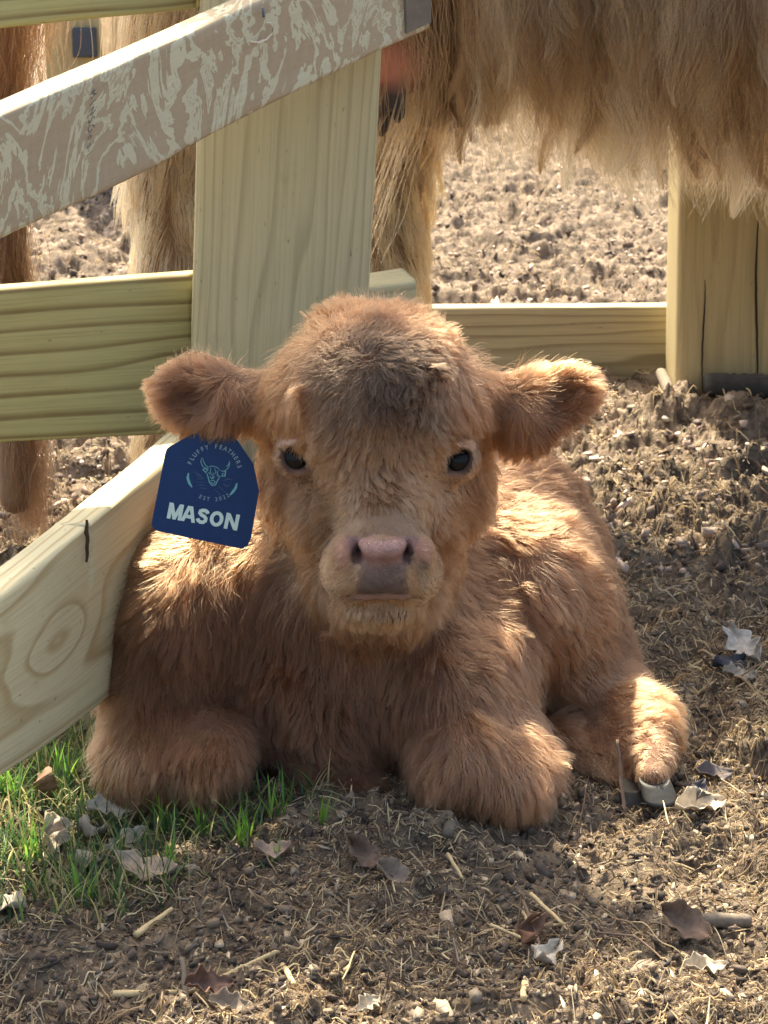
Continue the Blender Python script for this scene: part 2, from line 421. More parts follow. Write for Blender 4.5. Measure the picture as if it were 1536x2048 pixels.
# top rail at the left, and one higher still
A_, B_ = W(-260, 86, 2.36), W(392, 16, 2.50)
board('rail', A_, B_, (A_ + UPV * 0.14, B_ + UPV * 0.14), (0, 0.038, 0), M_RAILG, fence, off=3.1, label='rail across the top left corner')
# weathered sloping rail in front of the post
A_, B_ = W(-200, 583, 2.07), W(858, 56, 2.385)
TA, TB = W(-200, 315, 2.07), W(858, -150, 2.385)
A0, B0, TA0 = A_.copy(), B_.copy(), TA.copy()
v = unit((B_ - A_)[None])[0]; bk = np.cross(UPV, v); bk = unit(bk[None])[0]
old = board('rail', A_, B_, (TA, TB), bk * 0.062, M_OLD, fence, nL=110, nH=16, off=0.0, rag=0.0026, label='weathered sloping rail with flaking bands and faded stamp')
# pale near rail at the lower left
def notch(V, Wd, T, L, H, th):
    tx = 0.0
    u, vv = proj(V)
    xn = NX
    dx = np.abs(Wd[:, 0] - off0 - xn)
    k = np.clip(1 - dx / 0.005, 0, 1) * np.clip((Wd[:, 1] - (H - 0.05)) / 0.012, 0, 1) * np.clip(1 - Wd[:, 2] / th, 0, 1)
    return V + T[None] * (k * 0.020)[:, None] - UPV[None] * (k * 0.004)[:, None]
A_, B_ = W(-150, 1662, 1.70), W(395, 1262, 2.40)
TA, TB = W(-150, 1304, 1.70), W(395, 868, 2.40)
v = unit((B_ - A_)[None])[0]; bk = unit(np.cross(UPV, v)[None])[0]
off0 = 0.0
# find the place along the board seen at x=168
ts = np.linspace(0, 1, 400); pu = np.array([proj(TA + (TB - TA) * t)[0] for t in ts])
NX = ts[np.argmin(np.abs(pu - 169))] * np.linalg.norm(B_ - A_)
M_RAILN = make_railn(ts[np.argmin(np.abs(pu - 105))] * np.linalg.norm(B_ - A_))
board('rail', A_, B_, (TA, TB), bk * 0.040, M_RAILN, fence, nL=220, nH=14, off=0.0, label='pale near rail with a split top edge at the calf\'s shoulder', fn=notch, bow=-0.006)
def nearpt(u, v, d):
    n_ = unit(np.cross(unit((B_ - A_)[None])[0], unit((TA - A_)[None])[0])[None])[0]; r = W(u, v, 1.0) - np.array([0, 0, CZ]); c0 = np.array([0, 0, CZ])
    t = ((A_ - c0) @ n_) / (r @ n_); return c0 + r * t + n_ * (d if n_[1] < 0 else -d)
NEAR_SPLIT = [nearpt(167 + 0.8 * math.sin(i * 1.7), 1038 + i * 8.5, 0.0035) for i in range(11)]
# right hand side: low rail, post, upper rails
A_, B_ = W(640, 850, 3.86), W(1600, 850, 3.86)
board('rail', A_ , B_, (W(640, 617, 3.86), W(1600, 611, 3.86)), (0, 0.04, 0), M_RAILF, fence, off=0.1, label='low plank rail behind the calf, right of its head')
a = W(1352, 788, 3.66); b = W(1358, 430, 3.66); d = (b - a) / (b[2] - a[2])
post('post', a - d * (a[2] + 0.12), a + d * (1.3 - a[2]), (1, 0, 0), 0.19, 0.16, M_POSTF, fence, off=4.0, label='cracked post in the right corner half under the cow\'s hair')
for z0 in (0.62, 0.98):
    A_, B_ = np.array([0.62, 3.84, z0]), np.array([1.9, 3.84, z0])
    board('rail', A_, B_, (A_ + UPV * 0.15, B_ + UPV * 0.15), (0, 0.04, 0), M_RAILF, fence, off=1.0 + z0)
# cracks on the right hand post (flat dark strips)
def split_strip(pts, w, mat, parent, name='crack'):
    V = []; F = []
    for i, p in enumerate(pts):
        ww = w * (0.4 + 0.6 * math.sin(math.pi * (i + 0.4) / len(pts)))
        V += [p + np.array([-ww, -0.0006, 0]), p + np.array([ww, -0.0006, 0]), p + np.array([0, 0.006, 0])]
    for i in range(len(pts) - 1):
        a = 3 * i; F += [(a, a + 1, a + 4, a + 3)]
    F2 = F
    return mesh_obj(name, V, F2, mat, parent)
M_DARK = simple('dark_split', (0.03, 0.02, 0.015), 0.95)
def wob_line(u0, v0, u1, v1, Y, n=26, amp=2.5, seed=1):
    out = []
    for i in range(n):
        t = i / (n - 1); out.append(W(u0 + (u1 - u0) * t + amp * math.sin(seed + 5.1 * t) + random.uniform(-.6, .6), v0 + (v1 - v0) * t, Y))
    return out
split_strip(NEAR_SPLIT, 0.0026, simple('dark_gap', (0.06, 0.035, 0.022), 0.95, 200, 0.5), fence, 'dark_gap')  # flat strip, its dark colour paints the shade in the split's gap
split_strip(wob_line(1408, 560, 1406, 785, 3.657), 0.0016, M_DARK, fence)
split_strip(wob_line(1516, 440, 1512, 780, 3.657, seed=3), 0.0022, M_DARK, fence)

# old stamp, wire curl and bracket on the weathered rail
_v = unit((B0 - A0)[None])[0]; _u = unit((TA0 - A0)[None])[0]; _o = np.cross(_v, _u)
def railpt(u, v, d):
    # point of the rail's front face seen at (u, v), lifted by d
    n_ = np.cross(_v, _u); r = W(u, v, 1.0) - np.array([0, 0, CZ]); c0 = np.array([0, 0, CZ])
    t = ((A0 - c0) @ n_) / (r @ n_); return c0 + r * t + n_ * (d if n_[1] < 0 else -d)
EXTRA_RAIL = (_v, _u)
# things far behind, top left: a pale post with a dark board
ff = tag(empty('far_post', (-1.0, 6.4, 0)), 'pale blurred post with a dark board, far off between the cow\'s tail and thigh', 'post')
p0 = W(98, 300, 6.4); 
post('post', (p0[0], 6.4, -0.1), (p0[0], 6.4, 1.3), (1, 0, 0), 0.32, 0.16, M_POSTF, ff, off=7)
c = W(168, 80, 6.37)
board('panel', (c[0] - 0.035, 6.37, c[2] - 0.05), (c[0] + 0.035, 6.37, c[2] - 0.05), (np.array((c[0] - 0.035, 6.37, c[2] + 0.035)), np.array((c[0] + 0.035, 6.37, c[2] + 0.035))), (0, 0.025, 0), simple('dark_board', (0.05, 0.06, 0.08), 0.7), ff, nL=8)

# ------------------------------------------------------------------ implicit bodies
def rotm(rx=0, ry=0, rz=0):
    return np.array(Matrix.Rotation(math.radians(rz), 3, 'Z') @ Matrix.Rotation(math.radians(ry), 3, 'Y') @ Matrix.Rotation(math.radians(rx), 3, 'X'))
def E(c, r, k=0.03, rot=None, op='+'): return ('E', np.array(c, np.float32), np.array(r, np.float32), k, None if rot is None else rotm(*rot).astype(np.float32), op)
def Cc(a, b, ra, rb, k=0.03, op='+'): return ('C', np.array(a, np.float32), np.array(b, np.float32), (ra, rb), k, op)
def sdf(prims, P):
    f = np.full(len(P), 10.0, np.float32)
    for pr in prims:
        if pr[0] == 'E':
            _, c, r, k, R, op = pr
            q_ = P - c
            if R is not None: q_ = q_ @ R
            k0 = np.sqrt(((q_ / r) ** 2).sum(1)); k1 = np.sqrt(((q_ / (r * r)) ** 2).sum(1)) + 1e-6
            d_ = k0 * (k0 - 1) / k1
        else:
            _, a_, b_, (ra, rb), k, op = pr
            ab = b_ - a_; t = np.clip(((P - a_) @ ab) / (ab @ ab), 0, 1)
            d_ = np.linalg.norm(P - a_ - t[:, None] * ab, axis=1) - (ra + (rb - ra) * t)
        if op == '+':
            h = np.clip(0.5 + 0.5 * (f - d_) / k, 0, 1); f = f + (d_ - f) * h - k * h * (1 - h)
        else:
            d_ = -d_
            h = np.clip(0.5 - 0.5 * (f - d_) / k, 0, 1); f = f + (d_ - f) * h + k * h * (1 - h)
    return f.astype(np.float32)
def net(prims, lo, hi, h, B=6):
    lo = np.array(lo, float); nb = np.ceil((np.array(hi) - lo) / (h * B)).astype(int); n = nb * B
    cx = [lo[i] + (np.arange(nb[i]) * B + (B - 1) / 2) * h for i in range(3)]
    Cg = np.stack(np.meshgrid(*cx, indexing='ij'), -1).reshape(-1, 3).astype(np.float32)
    fc = sdf(prims, Cg).reshape(nb)
    F = np.repeat(np.repeat(np.repeat(fc, B, 0), B, 1), B, 2)
    act = np.argwhere(np.abs(fc) < h * B * 1.5)
    off = np.stack(np.meshgrid(*[np.arange(B)] * 3, indexing='ij'), -1).reshape(-1, 3)
    for s in range(0, len(act), 4000):
        idx = (act[s:s + 4000, None] * B + off[None]).reshape(-1, 3)
        F[idx[:, 0], idx[:, 1], idx[:, 2]] = sdf(prims, (lo + idx * h).astype(np.float32))
    S = F < 0
    nx, ny, nz = F.shape
    c = S[:-1, :-1, :-1].astype(np.int8)
    tot = sum(S[i:nx - 1 + i, j:ny - 1 + j, k:nz - 1 + k].astype(np.int8) for i in (0, 1) for j in (0, 1) for k in (0, 1))
    cells = np.argwhere((tot > 0) & (tot < 8))
    vid = -np.ones((nx - 1, ny - 1, nz - 1), np.int64); vid[cells[:, 0], cells[:, 1], cells[:, 2]] = np.arange(len(cells))
    acc = np.zeros((len(cells), 3)); cnt = np.zeros(len(cells))
    cor = [(i, j, k) for i in (0, 1) for j in (0, 1) for k in (0, 1)]
    for a_ in cor:
        for ax in range(3):
            if a_[ax]: continue
            b_ = list(a_); b_[ax] = 1
            pa = cells + a_; pb = cells + b_
            fa = F[pa[:, 0], pa[:, 1], pa[:, 2]]; fb = F[pb[:, 0], pb[:, 1], pb[:, 2]]
            m = (fa < 0) != (fb < 0); t = np.where(m, fa / np.where(m, fa - fb, 1), 0)
            acc[m] += (pa + t[:, None] * (pb - pa))[m]; cnt[m] += 1
    V = lo + acc / cnt[:, None] * h
    Q = []
    for ax in range(3):
        o1, o2 = [(1, 2), (2, 0), (0, 1)][ax]
        sl = [slice(None)] * 3; sl2 = [slice(None)] * 3; sl[ax] = slice(0, -1); sl2[ax] = slice(1, None)
        e = np.argwhere(S[tuple(sl)] != S[tuple(sl2)])
        e = e[(e[:, o1] > 0) & (e[:, o2] > 0) & (e[:, o1] < F.shape[o1] - 1) & (e[:, o2] < F.shape[o2] - 1)]
        d1 = np.zeros(3, int); d1[o1] = 1; d2 = np.zeros(3, int); d2[o2] = 1
        g = lambda p: vid[p[:, 0], p[:, 1], p[:, 2]]
        qd = np.stack([g(e - d1 - d2), g(e - d2), g(e), g(e - d1)], 1)
        ins = S[e[:, 0], e[:, 1], e[:, 2]]
        qd[~ins] = qd[~ins][:, ::-1]
        Q.append(qd)
    return V, np.concatenate(Q)
def normals(prims, V, e=0.0015):
    V = V.astype(np.float32); g = []
    for i in range(3):
        d_ = np.zeros(3, np.float32); d_[i] = e; g.append(sdf(prims, V + d_) - sdf(prims, V - d_))
    return unit(np.stack(g, 1))

# ------------------------------------------------------------------ hair
def rbf(P, pts, vals, s):
    """gaussian blend of control values; s may be per control"""
    pts = np.array(pts); vals = np.array(vals, float); s = np.broadcast_to(np.array(s, float), len(pts))
    out = np.zeros((len(P), vals.shape[1])); wsum = np.full(len(P), 1e-12)
    best = np.full(len(P), 1e9); bv = np.zeros_like(out)
    for p_, v_, s_ in zip(pts, vals, s):
        d2 = ((P - p_) ** 2).sum(1) / (s_ * s_); w = np.exp(-0.5 * d2) ; out += w[:, None] * v_; wsum += w
        m = d2 < best; best[m] = d2[m]; bv[m] = v_
    far = (wsum < 1e-6)[:, None]
    return np.where(far, bv, out / wsum[:, None])
def sample(V, Q, n, wfn=None):
    T = np.concatenate([Q[:, [0, 1, 2]], Q[:, [0, 2, 3]]])
    A_, B_, C_ = V[T[:, 0]], V[T[:, 1]], V[T[:, 2]]
    ar = 0.5 * np.linalg.norm(np.cross(B_ - A_, C_ - A_), axis=1)
    if wfn is not None: ar = ar * wfn((A_ + B_ + C_) / 3)
    cs = np.cumsum(ar); i = np.searchsorted(cs, rng.random(n) * cs[-1])
    r1 = np.sqrt(rng.random(n))[:, None]; r2 = rng.random(n)[:, None]
    return A_[i] * (1 - r1) + B_[i] * r1 * (1 - r2) + C_[i] * r1 * r2
def grow(R, Nn, comb, length, seg=6, lift=0.5, grav=0.3, turb=0.35, turb_s=22, clump=0.6, per=22, frizz=0.1, wave=0.0, wave_n=3.0, seed=0, tipclump=1.6, cmul=1.0):
    n = len(R)
    comb = comb - (comb * Nn).sum(1, keepdims=True) * Nn * 0.9
    turb = np.broadcast_to(np.asarray(turb, float), (n,))[:, None]
    comb = unit(comb + turb * vnoise(R, turb_s, seed) + 0.5 * turb * vnoise(R, turb_s * 3.1, seed + 7))
    lift = np.broadcast_to(np.asarray(lift, float), (n,))[:, None]; grav = np.broadcast_to(np.asarray(grav, float), (n,))[:, None]
    jit = rng.normal(0, 1, (n, 3)) * frizz
    d0 = unit(Nn * (lift + 0.15) * 1.6 + comb + jit); d1 = unit(comb + Nn * lift * 0.25 + np.array([0, 0, -1.0]) * grav + jit)
    P = np.zeros((n, seg, 3)); P[:, 0] = R
    L = length[:, None] / (seg - 1)
    for i in range(1, seg):
        t = i / (seg - 1); d_ = unit(d0 * (1 - t) ** 1.3 + d1 * (1 - (1 - t) ** 1.3)); P[:, i] = P[:, i - 1] + d_ * L
    if np.max(wave) > 0:
        wave_a = np.broadcast_to(np.asarray(wave, float), (n,)); wave = 0
        ph = noise(R, 30, seed + 3) * 6 + rng.normal(0, 0.5, n); fr_ = wave_n * (1 + 0.3 * noise(R, 14, seed + 4))
        sd = unit(np.cross(d1, Nn) + 1e-6); sd2 = unit(np.cross(d1, sd))
        for i in range(1, seg):
            t = i / (seg - 1); am = wave_a * length * t
            P[:, i] += sd * (am * np.sin(ph + t * fr_ * 6.28))[:, None] + sd2 * (am * 0.6 * np.cos(ph * 1.7 + t * fr_ * 5.1))[:, None]
    if clump > 0:
        ng = max(8, n // per); gi = rng.choice(n, ng, replace=False)
        kd = KDTree(ng)
        for k, i in enumerate(gi): kd.insert(R[i], k)
        kd.balance()
        near = np.fromiter((kd.find(r)[1] for r in R), dtype=np.int64, count=n); g = gi[near]
        cl = cmul * clump * (0.55 + 0.6 * rng.random(n))
        cl = np.clip(cl, 0, 0.97)
        for i in range(1, seg):
            t = (i / (seg - 1)) ** tipclump; k = (cl * t)[:, None]
            P[:, i] = P[:, i] * (1 - k) + P[g, i] * k
    return P
def hair_obj(name, P, tint, mat, parent, rad=0.0003, tip=0.25):
    n, s, _ = P.shape
    P = P - np.array(parent_loc(parent))
    hc = bpy.data.hair_curves.new(name); hc.add_curves([s] * n)
    hc.position_data.foreach_set('vector', P.astype(np.float32).ravel())
    t = np.linspace(0, 1, s); pr = (1 - (1 - tip) * t ** 1.5)
    r = np.broadcast_to(np.asarray(rad, float), (n,))[:, None] * pr[None]
    ra = hc.attributes.get('radius') or hc.attributes.new('radius', 'FLOAT', 'POINT')
    ra.data.foreach_set('value', r.astype(np.float32).ravel())
    at = hc.attributes.new('tint', 'FLOAT_COLOR', 'CURVE')
    at.data.foreach_set('color', np.concatenate([tint, np.ones((n, 1))], 1).astype(np.float32).ravel())
    hc.materials.append(mat)
    o = bpy.data.objects.new(name, hc); COL.objects.link(o); o.parent = parent
    return o
# ------------------------------------------------------------------ unseen tree, added to dapple the light, leaf clumps placed around chosen lit spots
def add_shade_tree():
    tr = tag(empty('added_shade_tree', (-3.6, 6.4, 0)), 'unseen leafy tree added outside the frame to dapple the pen with shade', 'tree')
    S = np.array(SUNV)
    lit = [(W(590, 670, 2.06), .080), (W(670, 615, 2.07), .045), (W(560, 740, 2.04), .05), (W(900, 650, 2.07), .05), (W(340, 1010, 2.17), .060), (W(360, 1110, 2.15), .055), (W(310, 1200, 2.15), .040),
           (W(1000, 1080, 2.2), .08), (W(1060, 1200, 2.2), .07), (W(1320, 1440, 2.15), .05), (W(1160, 745, 2.09), .05), (W(470, 1270, 2.1), .02),
           (G(620, 1900), .10), (G(760, 1960), .12), (G(880, 1900), .08), (G(250, 1890), .12), (G(60, 1860), .11), (G(480, 1690), .045), (G(180, 1790), .05), (G(380, 1720), .04), (G(60, 2010), .05), (G(980, 1990), .06),
           (G(1250, 870), .08), (G(1400, 1000), .10), (G(1180, 990), .10), (G(1480, 1150), .09), (G(1330, 1130), .08), (G(1250, 1620), .04), (G(1450, 1640), .06), (G(1480, 1780), .04), (G(150, 940), .15), (G(60, 1520), .05),
           (W(230, 930, 2.2), .09), (W(60, 1080, 1.95), .09), (W(330, 880, 2.35), .05), (W(150, 150, 2.15), .10), (W(320, 70, 2.25), .08), (W(20, 200, 2.1), .03), (W(100, 570, 2.42), .09), (W(330, 550, 2.5), .07), (W(300, 420, 3.0), .12), (W(830, 420, 3.25), .12), (W(1100, 615, 3.87), .20)]
    lit += [(W(640, 640, 2.07), .10), (W(760, 605, 2.08), .08), (W(890, 650, 2.08), .09), (W(1010, 1030, 2.22), .12), (W(1100, 1150, 2.22), .12), (W(1150, 1300, 2.25), .12), (W(1040, 1290, 2.2), .10), (W(1300, 1450, 2.2), .10), (W(340, 1060, 2.14), .12), (W(330, 1200, 2.10), .11), (G(350, 1880), .10), (G(550, 1800), .07), (W(400, 730, 2.1), .06), (W(1140, 760, 2.1), .08), (W(530, 700, 2.06), .06)]
    L0 = np.array([l[0] for l in lit]); LR = np.array([l[1] for l in lit])
    cen = []  # clump centres, left out wherever a chosen spot should stay sunlit
    while len(cen) < 420:
        tgt = np.array([rng.uniform(-1.3, 1.3), rng.uniform(1.2, 3.3), rng.uniform(0, .3)]); s = rng.uniform(4.6, 6.6); p = tgt + S * s
        d_ = p - L0; al = d_ @ S; r = np.linalg.norm(d_ - al[:, None] * S, axis=1)
        if (r < LR + 0.035).any(): continue
        cen.append(p)
    for q_ in (W(765, 1085, 1.925), W(700, 1110, 1.93), W(830, 1110, 1.93), W(765, 1150, 1.92), W(765, 1010, 1.97), W(700, 960, 2.0), W(830, 960, 2.0), W(770, 900, 1.99), W(1050, 850, 2.08)):
        for _ in range(3): cen.append(q_ + S * rng.uniform(4.6, 5.6) + rng.normal(0, .022, 3))  # extra clumps added to shade the muzzle, face and ear
    for _ in range(9): cen.append(W(765, 1075, 1.93) + S * rng.uniform(4.6, 5.6) + rng.normal(0, .014, 3))
    cen = np.array(cen)
    n = len(cen) * 7; C_ = np.repeat(cen, 7, 0) + rng.normal(0, .030, (n, 3)); a = unit(rng.normal(0, 1, (n, 3))); b = unit(np.cross(a, rng.normal(0, 1, (n, 3))))
    sz = rng.uniform(.018, .036, (n, 1)); V = np.stack([C_ - a * sz * 1.5, C_ + b * sz * .7 - a * .2 * sz, C_ + a * sz * 1.5, C_ - b * sz * .7 - a * .2 * sz], 1).reshape(-1, 3)
    F = (np.arange(n) * 4)[:, None] + np.array([0, 1, 2, 3])
    M = simple('shade_tree_leaf', (0.07, 0.11, 0.03), 0.6)
    mesh_obj('crown', V, F, M, tr, smooth=False)
    VV = []; FF = []
    def add(pts, r0, r1, nn=8):
        V_, F_ = tube(pts, r0, r1, nn, .05); k = len(VV); VV.extend(V_); FF.extend([tuple(i + k for i in f) for f in F_])
    top = np.array([-3.3, 6.0, 4.6]); add([(-3.6, 6.4, -.2), (-3.65, 6.35, 1.5), (-3.5, 6.2, 3.0), top], .20, .11, 14)
    mid = cen.mean(0) + np.array([0.7, 1.0, 0.4])
    order = rng.permutation(len(cen))[:14]
    hub = [top + (mid - top) * f + np.array([0, 0, .3 * math.sin(3 * f)]) for f in (0, .25, .5, .75, 1.0)]
    add(hub, .09, .03)
    for i in order:
        c_ = cen[i]; h_ = hub[int(rng.integers(1, 5))]; add([h_, (h_ + c_) / 2 + rng.normal(0, .12, 3), c_], .009, .003, 5)
    mesh_obj('trunk', VV, FF, simple('shade_tree_bark', (0.12, 0.09, 0.07), 0.9), tr)
add_shade_tree()

# ------------------------------------------------------------------ the calf
def px(n, Y=2.0): return n / (FPX / (Y * cp + 0.6 * sp))
calf = tag(empty('highland_calf', (0.0, 2.15, 0.0)), 'fluffy reddish brown calf lying against the fence, facing the camera', 'calf')
def HE(u, v, Y, ru, rv, rd, k=0.03, rot=None, op='+'): return E(W(u, v, Y), (px(ru, Y), rd, px(rv, Y)), k, rot, op)
def HC(a, b, ra, rb, k=0.03, op='+'): return Cc(W(*a), W(*b), px(ra, a[2]), px(rb, b[2]), k, op)
prims = [
 # trunk, neck and brisket
 Cc((-0.04, 2.24, 0.165), (0.105, 2.42, 0.150), 0.155, 0.140, 0.04),
 HE(1130, 1260, 2.34, 105, 190, 0.15, 0.05, (0, -8, 0)),
 HE(1060, 1180, 2.28, 130, 170, 0.12, 0.05),
 HE(385, 1230, 2.20, 150, 210, 0.12, 0.05, (0, 6, 0)),
 HE(640, 1390, 2.19, 200, 185, 0.14, 0.05),
 HE(880, 1370, 2.17, 160, 180, 0.13, 0.05),
 HC((760, 1090, 2.26), (690, 1400, 2.17), 150, 145, 0.05),
 # left foreleg, folded: shoulder, elbow lump, knee
 HC((330, 1330, 2.17), (350, 1500, 2.10), 135, 110, 0.035),
 HE(330, 1500, 2.09, 130, 95, 0.085, 0.03),
 HE(430, 1510, 2.06, 85, 85, 0.06, 0.03),
 # tucked pastern between the knees
 HC((605, 1585, 2.055), (735, 1592, 2.04), 42, 42, 0.02),
 HE(675, 1520, 2.10, 85, 70, 0.05, 0.03),
 # right foreleg
 HC((950, 1360, 2.16), (960, 1520, 2.08), 125, 110, 0.035),
 HE(985, 1530, 2.07, 125, 95, 0.09, 0.03),
 HE(905, 1520, 2.04, 80, 88, 0.06, 0.03),
 HC((545, 1440, 2.07), (556, 1650, 2.02), 26, 46, 0.02, '-'), HC((790, 1520, 2.05), (788, 1690, 1.98), 18, 40, 0.02, '-'),
 # hind leg along the right flank
 HC((1170, 1330, 2.36), (1275, 1460, 2.20), 85, 70, 0.04), HE(1262, 1478, 2.17, 84, 72, 0.06, 0.03),
 HC((1275, 1460, 2.20), (1310, 1530, 2.09), 55, 34, 0.03),
 HC((1305, 1515, 2.10), (1306, 1556, 2.060), 31, 29, 0.015),
 HC((1120, 1500, 2.17), (1200, 1550, 2.12), 60, 25, 0.03),
 HC((1150, 1500, 2.20), (1255, 1570, 2.10), 40, 24, 0.02),
 # head
 HE(748, 785, 2.095, 184, 145, 0.10, 0.04),
 HE(748, 760, 2.05, 150, 132, 0.075, 0.04),
 HE(622, 812, 2.068, 62, 48, 0.035, 0.06), HE(886, 812, 2.068, 62, 48, 0.035, 0.06),
 HE(572, 920, 2.125, 38, 120, 0.045, 0.04), HE(930, 920, 2.125, 36, 120, 0.045, 0.04),
 HC((752, 860, 2.055), (764, 1060, 1.985), 128, 76, 0.04),
 HE(674, 995, 2.09, 84, 145, 0.07, 0.04), HE(852, 995, 2.09, 78, 145, 0.07, 0.04),
 HE(758, 1165, 2.09, 128, 100, 0.08, 0.04),
 # muzzle
 HE(766, 1122, 1.962, 92, 68, 0.052, 0.025),
 HE(694, 1150, 1.968, 46, 42, 0.038, 0.03), HE(838, 1150, 1.968, 44, 42, 0.038, 0.03),
 HE(765, 1206, 1.975, 80, 40, 0.042, 0.014),
 HE(765, 1096, 1.916, 56, 26, 0.016, 0.010), HE(765, 1146, 1.920, 44, 42, 0.014, 0.010),
 HE(687, 1107, 1.940, 22, 32, 0.020, 0.014), HE(845, 1107, 1.940, 22, 32, 0.020, 0.014),
]
EY = [(591, 917, 2.036), (916, 921, 2.036)]
for (u, v, Y), s in zip(EY, (-1, 1)):
    prims.append(HE(u, v - 2, Y, 42, 40, 0.026, 0.014))
    prims.append(HE(u + s * 2, v - 41, Y - 0.010, 34, 10, 0.022, 0.008, (0, s * 22, 0)))       # upper lid fold
# ears
prims += [
 HC((530, 805, 2.11), (440, 790, 2.10), 46, 54, 0.03), HE(392, 793, 2.095, 82, 66, 0.026, 0.02, (0, 8, 0)), HE(430, 828, 2.10, 36, 30, 0.02, 0.02),
 HC((975, 810, 2.11), (1060, 812, 2.10), 46, 58, 0.03), HE(1108, 803, 2.095, 90, 58, 0.026, 0.02, (0, -30, 0)), HE(1060, 850, 2.10, 38, 36, 0.02, 0.02),
 # hollows: nostrils, mouth, eye openings, ear cups
 HE(711, 1106, 1.912, 10.5, 28, 0.034, 0.005, (0, -30, 0), '-'), HE(819, 1106, 1.912, 10.5, 28, 0.034, 0.005, (0, 30, 0), '-'),
 HE(719, 1119, 1.912, 10, 10, 0.040, 0.005, None, '-'), HE(811, 1119, 1.912, 10, 10, 0.040, 0.005, None, '-'),
 HC((700, 1190, 1.928), (765, 1187, 1.915), 3, 5, 0.004, '-'), HC((765, 1187, 1.915), (832, 1190, 1.928), 5, 3, 0.004, '-'),
 HC((700, 1190, 1.930), (668, 1183, 1.95), 4, 3, 0.004, '-'), HC((832, 1190, 1.930), (866, 1186, 1.95), 4, 3, 0.004, '-'),
 HE(378, 800, 2.060, 54, 42, 0.030, 0.010, (0, 10, 0), '-'), HE(1130, 795, 2.060, 62, 38, 0.032, 0.010, (0, -32, 0), '-'),
 Cc((-1.2, 2.0, -0.5), (1.2, 2.0, -0.5), 0.5, 0.5, 0.004, '-'),
]
prims.pop()      # (legs simply sink a little into the soft soil)
for (u, v, Y), s in zip(EY, (-1, 1)):
    prims.append(HE(u + s * 1, v + 1, Y - 0.026, 23, 29, 0.022, 0.004, (0, s * 32, 0), '-'))
CLO, CHI = (-0.36, 1.86, -0.02), (0.36, 2.62, 0.56)
CV, CQ = net(prims, CLO, CHI, 0.0034)
CN = normals(prims, CV)
# skin colours at build-time control points
FURC = (0.13, 0.056, 0.026)
sk = [(W(765, 1100, 1.915), (0.50, 0.26, 0.24), 0.020), (W(765, 1090, 1.915), (0.50, 0.27, 0.25), 0.016), (W(735, 1155, 1.925), (0.085, 0.060, 0.060), 0.017), (W(790, 1155, 1.925), (0.085, 0.060, 0.060), 0.017),
      (W(762, 1130, 1.925), (0.27, 0.18, 0.18), 0.010),
      (W(685, 1100, 1.94), (0.50, 0.24, 0.19), 0.014), (W(845, 1095, 1.94), (0.45, 0.2, 0.16), 0.014), (W(845, 1140, 1.94), (0.14, 0.08, 0.06), 0.012),
      (W(680, 1150, 1.94), (0.42, 0.26, 0.17), 0.02), (W(765, 1200, 1.935), (0.52, 0.33, 0.29), 0.012)]
pos = [s[0] for s in sk]; 
col = np.tile(np.array(FURC + (0.0,)), (len(CV), 1))
flat = np.array([1, 0.15, 1]); face = rbf(CV * flat, [p * flat for p in pos], [s[1] for s in sk], [s[2] * .7 for s in sk])
def nose_mask(P):
    u, v = proj(P)
    u = u + 5 * noise(P, 170, 31); v = v + 4 * noise(P, 150, 32)
    wd = np.interp(v, [1060, 1074, 1100, 1128, 1150, 1188], [40, 66, 62, 42, 44, 47])
    vc = 1070 + 6 * np.exp(-((u - 765) / 14) ** 2)
    lo = np.clip((v - vc) / 8, 0, 1) * np.clip((1196 - v) / 5, 0, 1) * (P[:, 1] < 1.97)
    taper = np.clip((wd + 9 - np.abs(u - 765)) / np.where(v > 1125, 18, 12), 0, 1)
    lip = np.clip((1.0 - ((u - 765) / 70) ** 2 - ((v - 1193) / 8) ** 2) / 0.3, 0, 1) * (P[:, 1] < 1.95)
    return np.maximum(lo * taper, lip)
def muzzle_mask(P):
    c_ = W(765, 1120, 1.94); d_ = (P - c_) / np.array([px(115), 0.05, px(98)])
    return np.clip((1.15 - np.linalg.norm(d_, axis=1)) / 0.35, 0, 1)
def open_mask(P):
    m = np.zeros(len(P)); u, v = proj(P)
    for (a, b_, Y), s in zip(EY, (-1, 1)):
        th = math.radians(s * 32); du, dv = u - (a + s), -(v - b_ - 1)
        p_ = du * math.cos(th) - dv * math.sin(th); q_ = du * math.sin(th) + dv * math.cos(th)
        m = np.maximum(m, (((p_ / 26) ** 2 + (q_ / 32) ** 2) < 1) * (P[:, 1] < Y + 0.01))
    return m
def eye_mask(P, r0=0.019, r1=0.034):
    m = np.zeros(len(P))
    for e in EY:
        d_ = np.linalg.norm(P - W(*e), axis=1); m = np.maximum(m, np.clip((r1 - d_) / (r1 - r0), 0, 1))
    return m
mz = muzzle_mask(CV)[:, None]; nm = nose_mask(CV)[:, None]; em = eye_mask(CV, 0.022, 0.030)[:, None]
nu, nv = proj(CV); nzn = noise(CV, 110, 3) * 13 + noise(CV, 420, 4) * 6
gk = np.clip((nv + nzn - 1105) / 42, 0, 1)[:, None]
pad = np.array([0.42, 0.235, 0.205]) * (1 - gk) + (np.array([0.13, 0.088, 0.080]) * (1 + 0.45 * noise(CV, 300, 8)[:, None])) * gk
lipk = np.clip((nv - 1187) / 5, 0, 1)[:, None]; pad = pad * (1 - lipk) + np.array([0.40, 0.25, 0.23]) * lipk
def blob(u, v, a, b, soft=0.5): return np.clip((1.0 + soft - np.sqrt(((nu - u) / a) ** 2 + ((nv - v) / b) ** 2)) / soft, 0, 1)[:, None] * (CV[:, 1:2] < 1.985)
col[:, :3] = col[:, :3] * (1 - mz) + np.array([0.22, 0.13, 0.075]) * mz
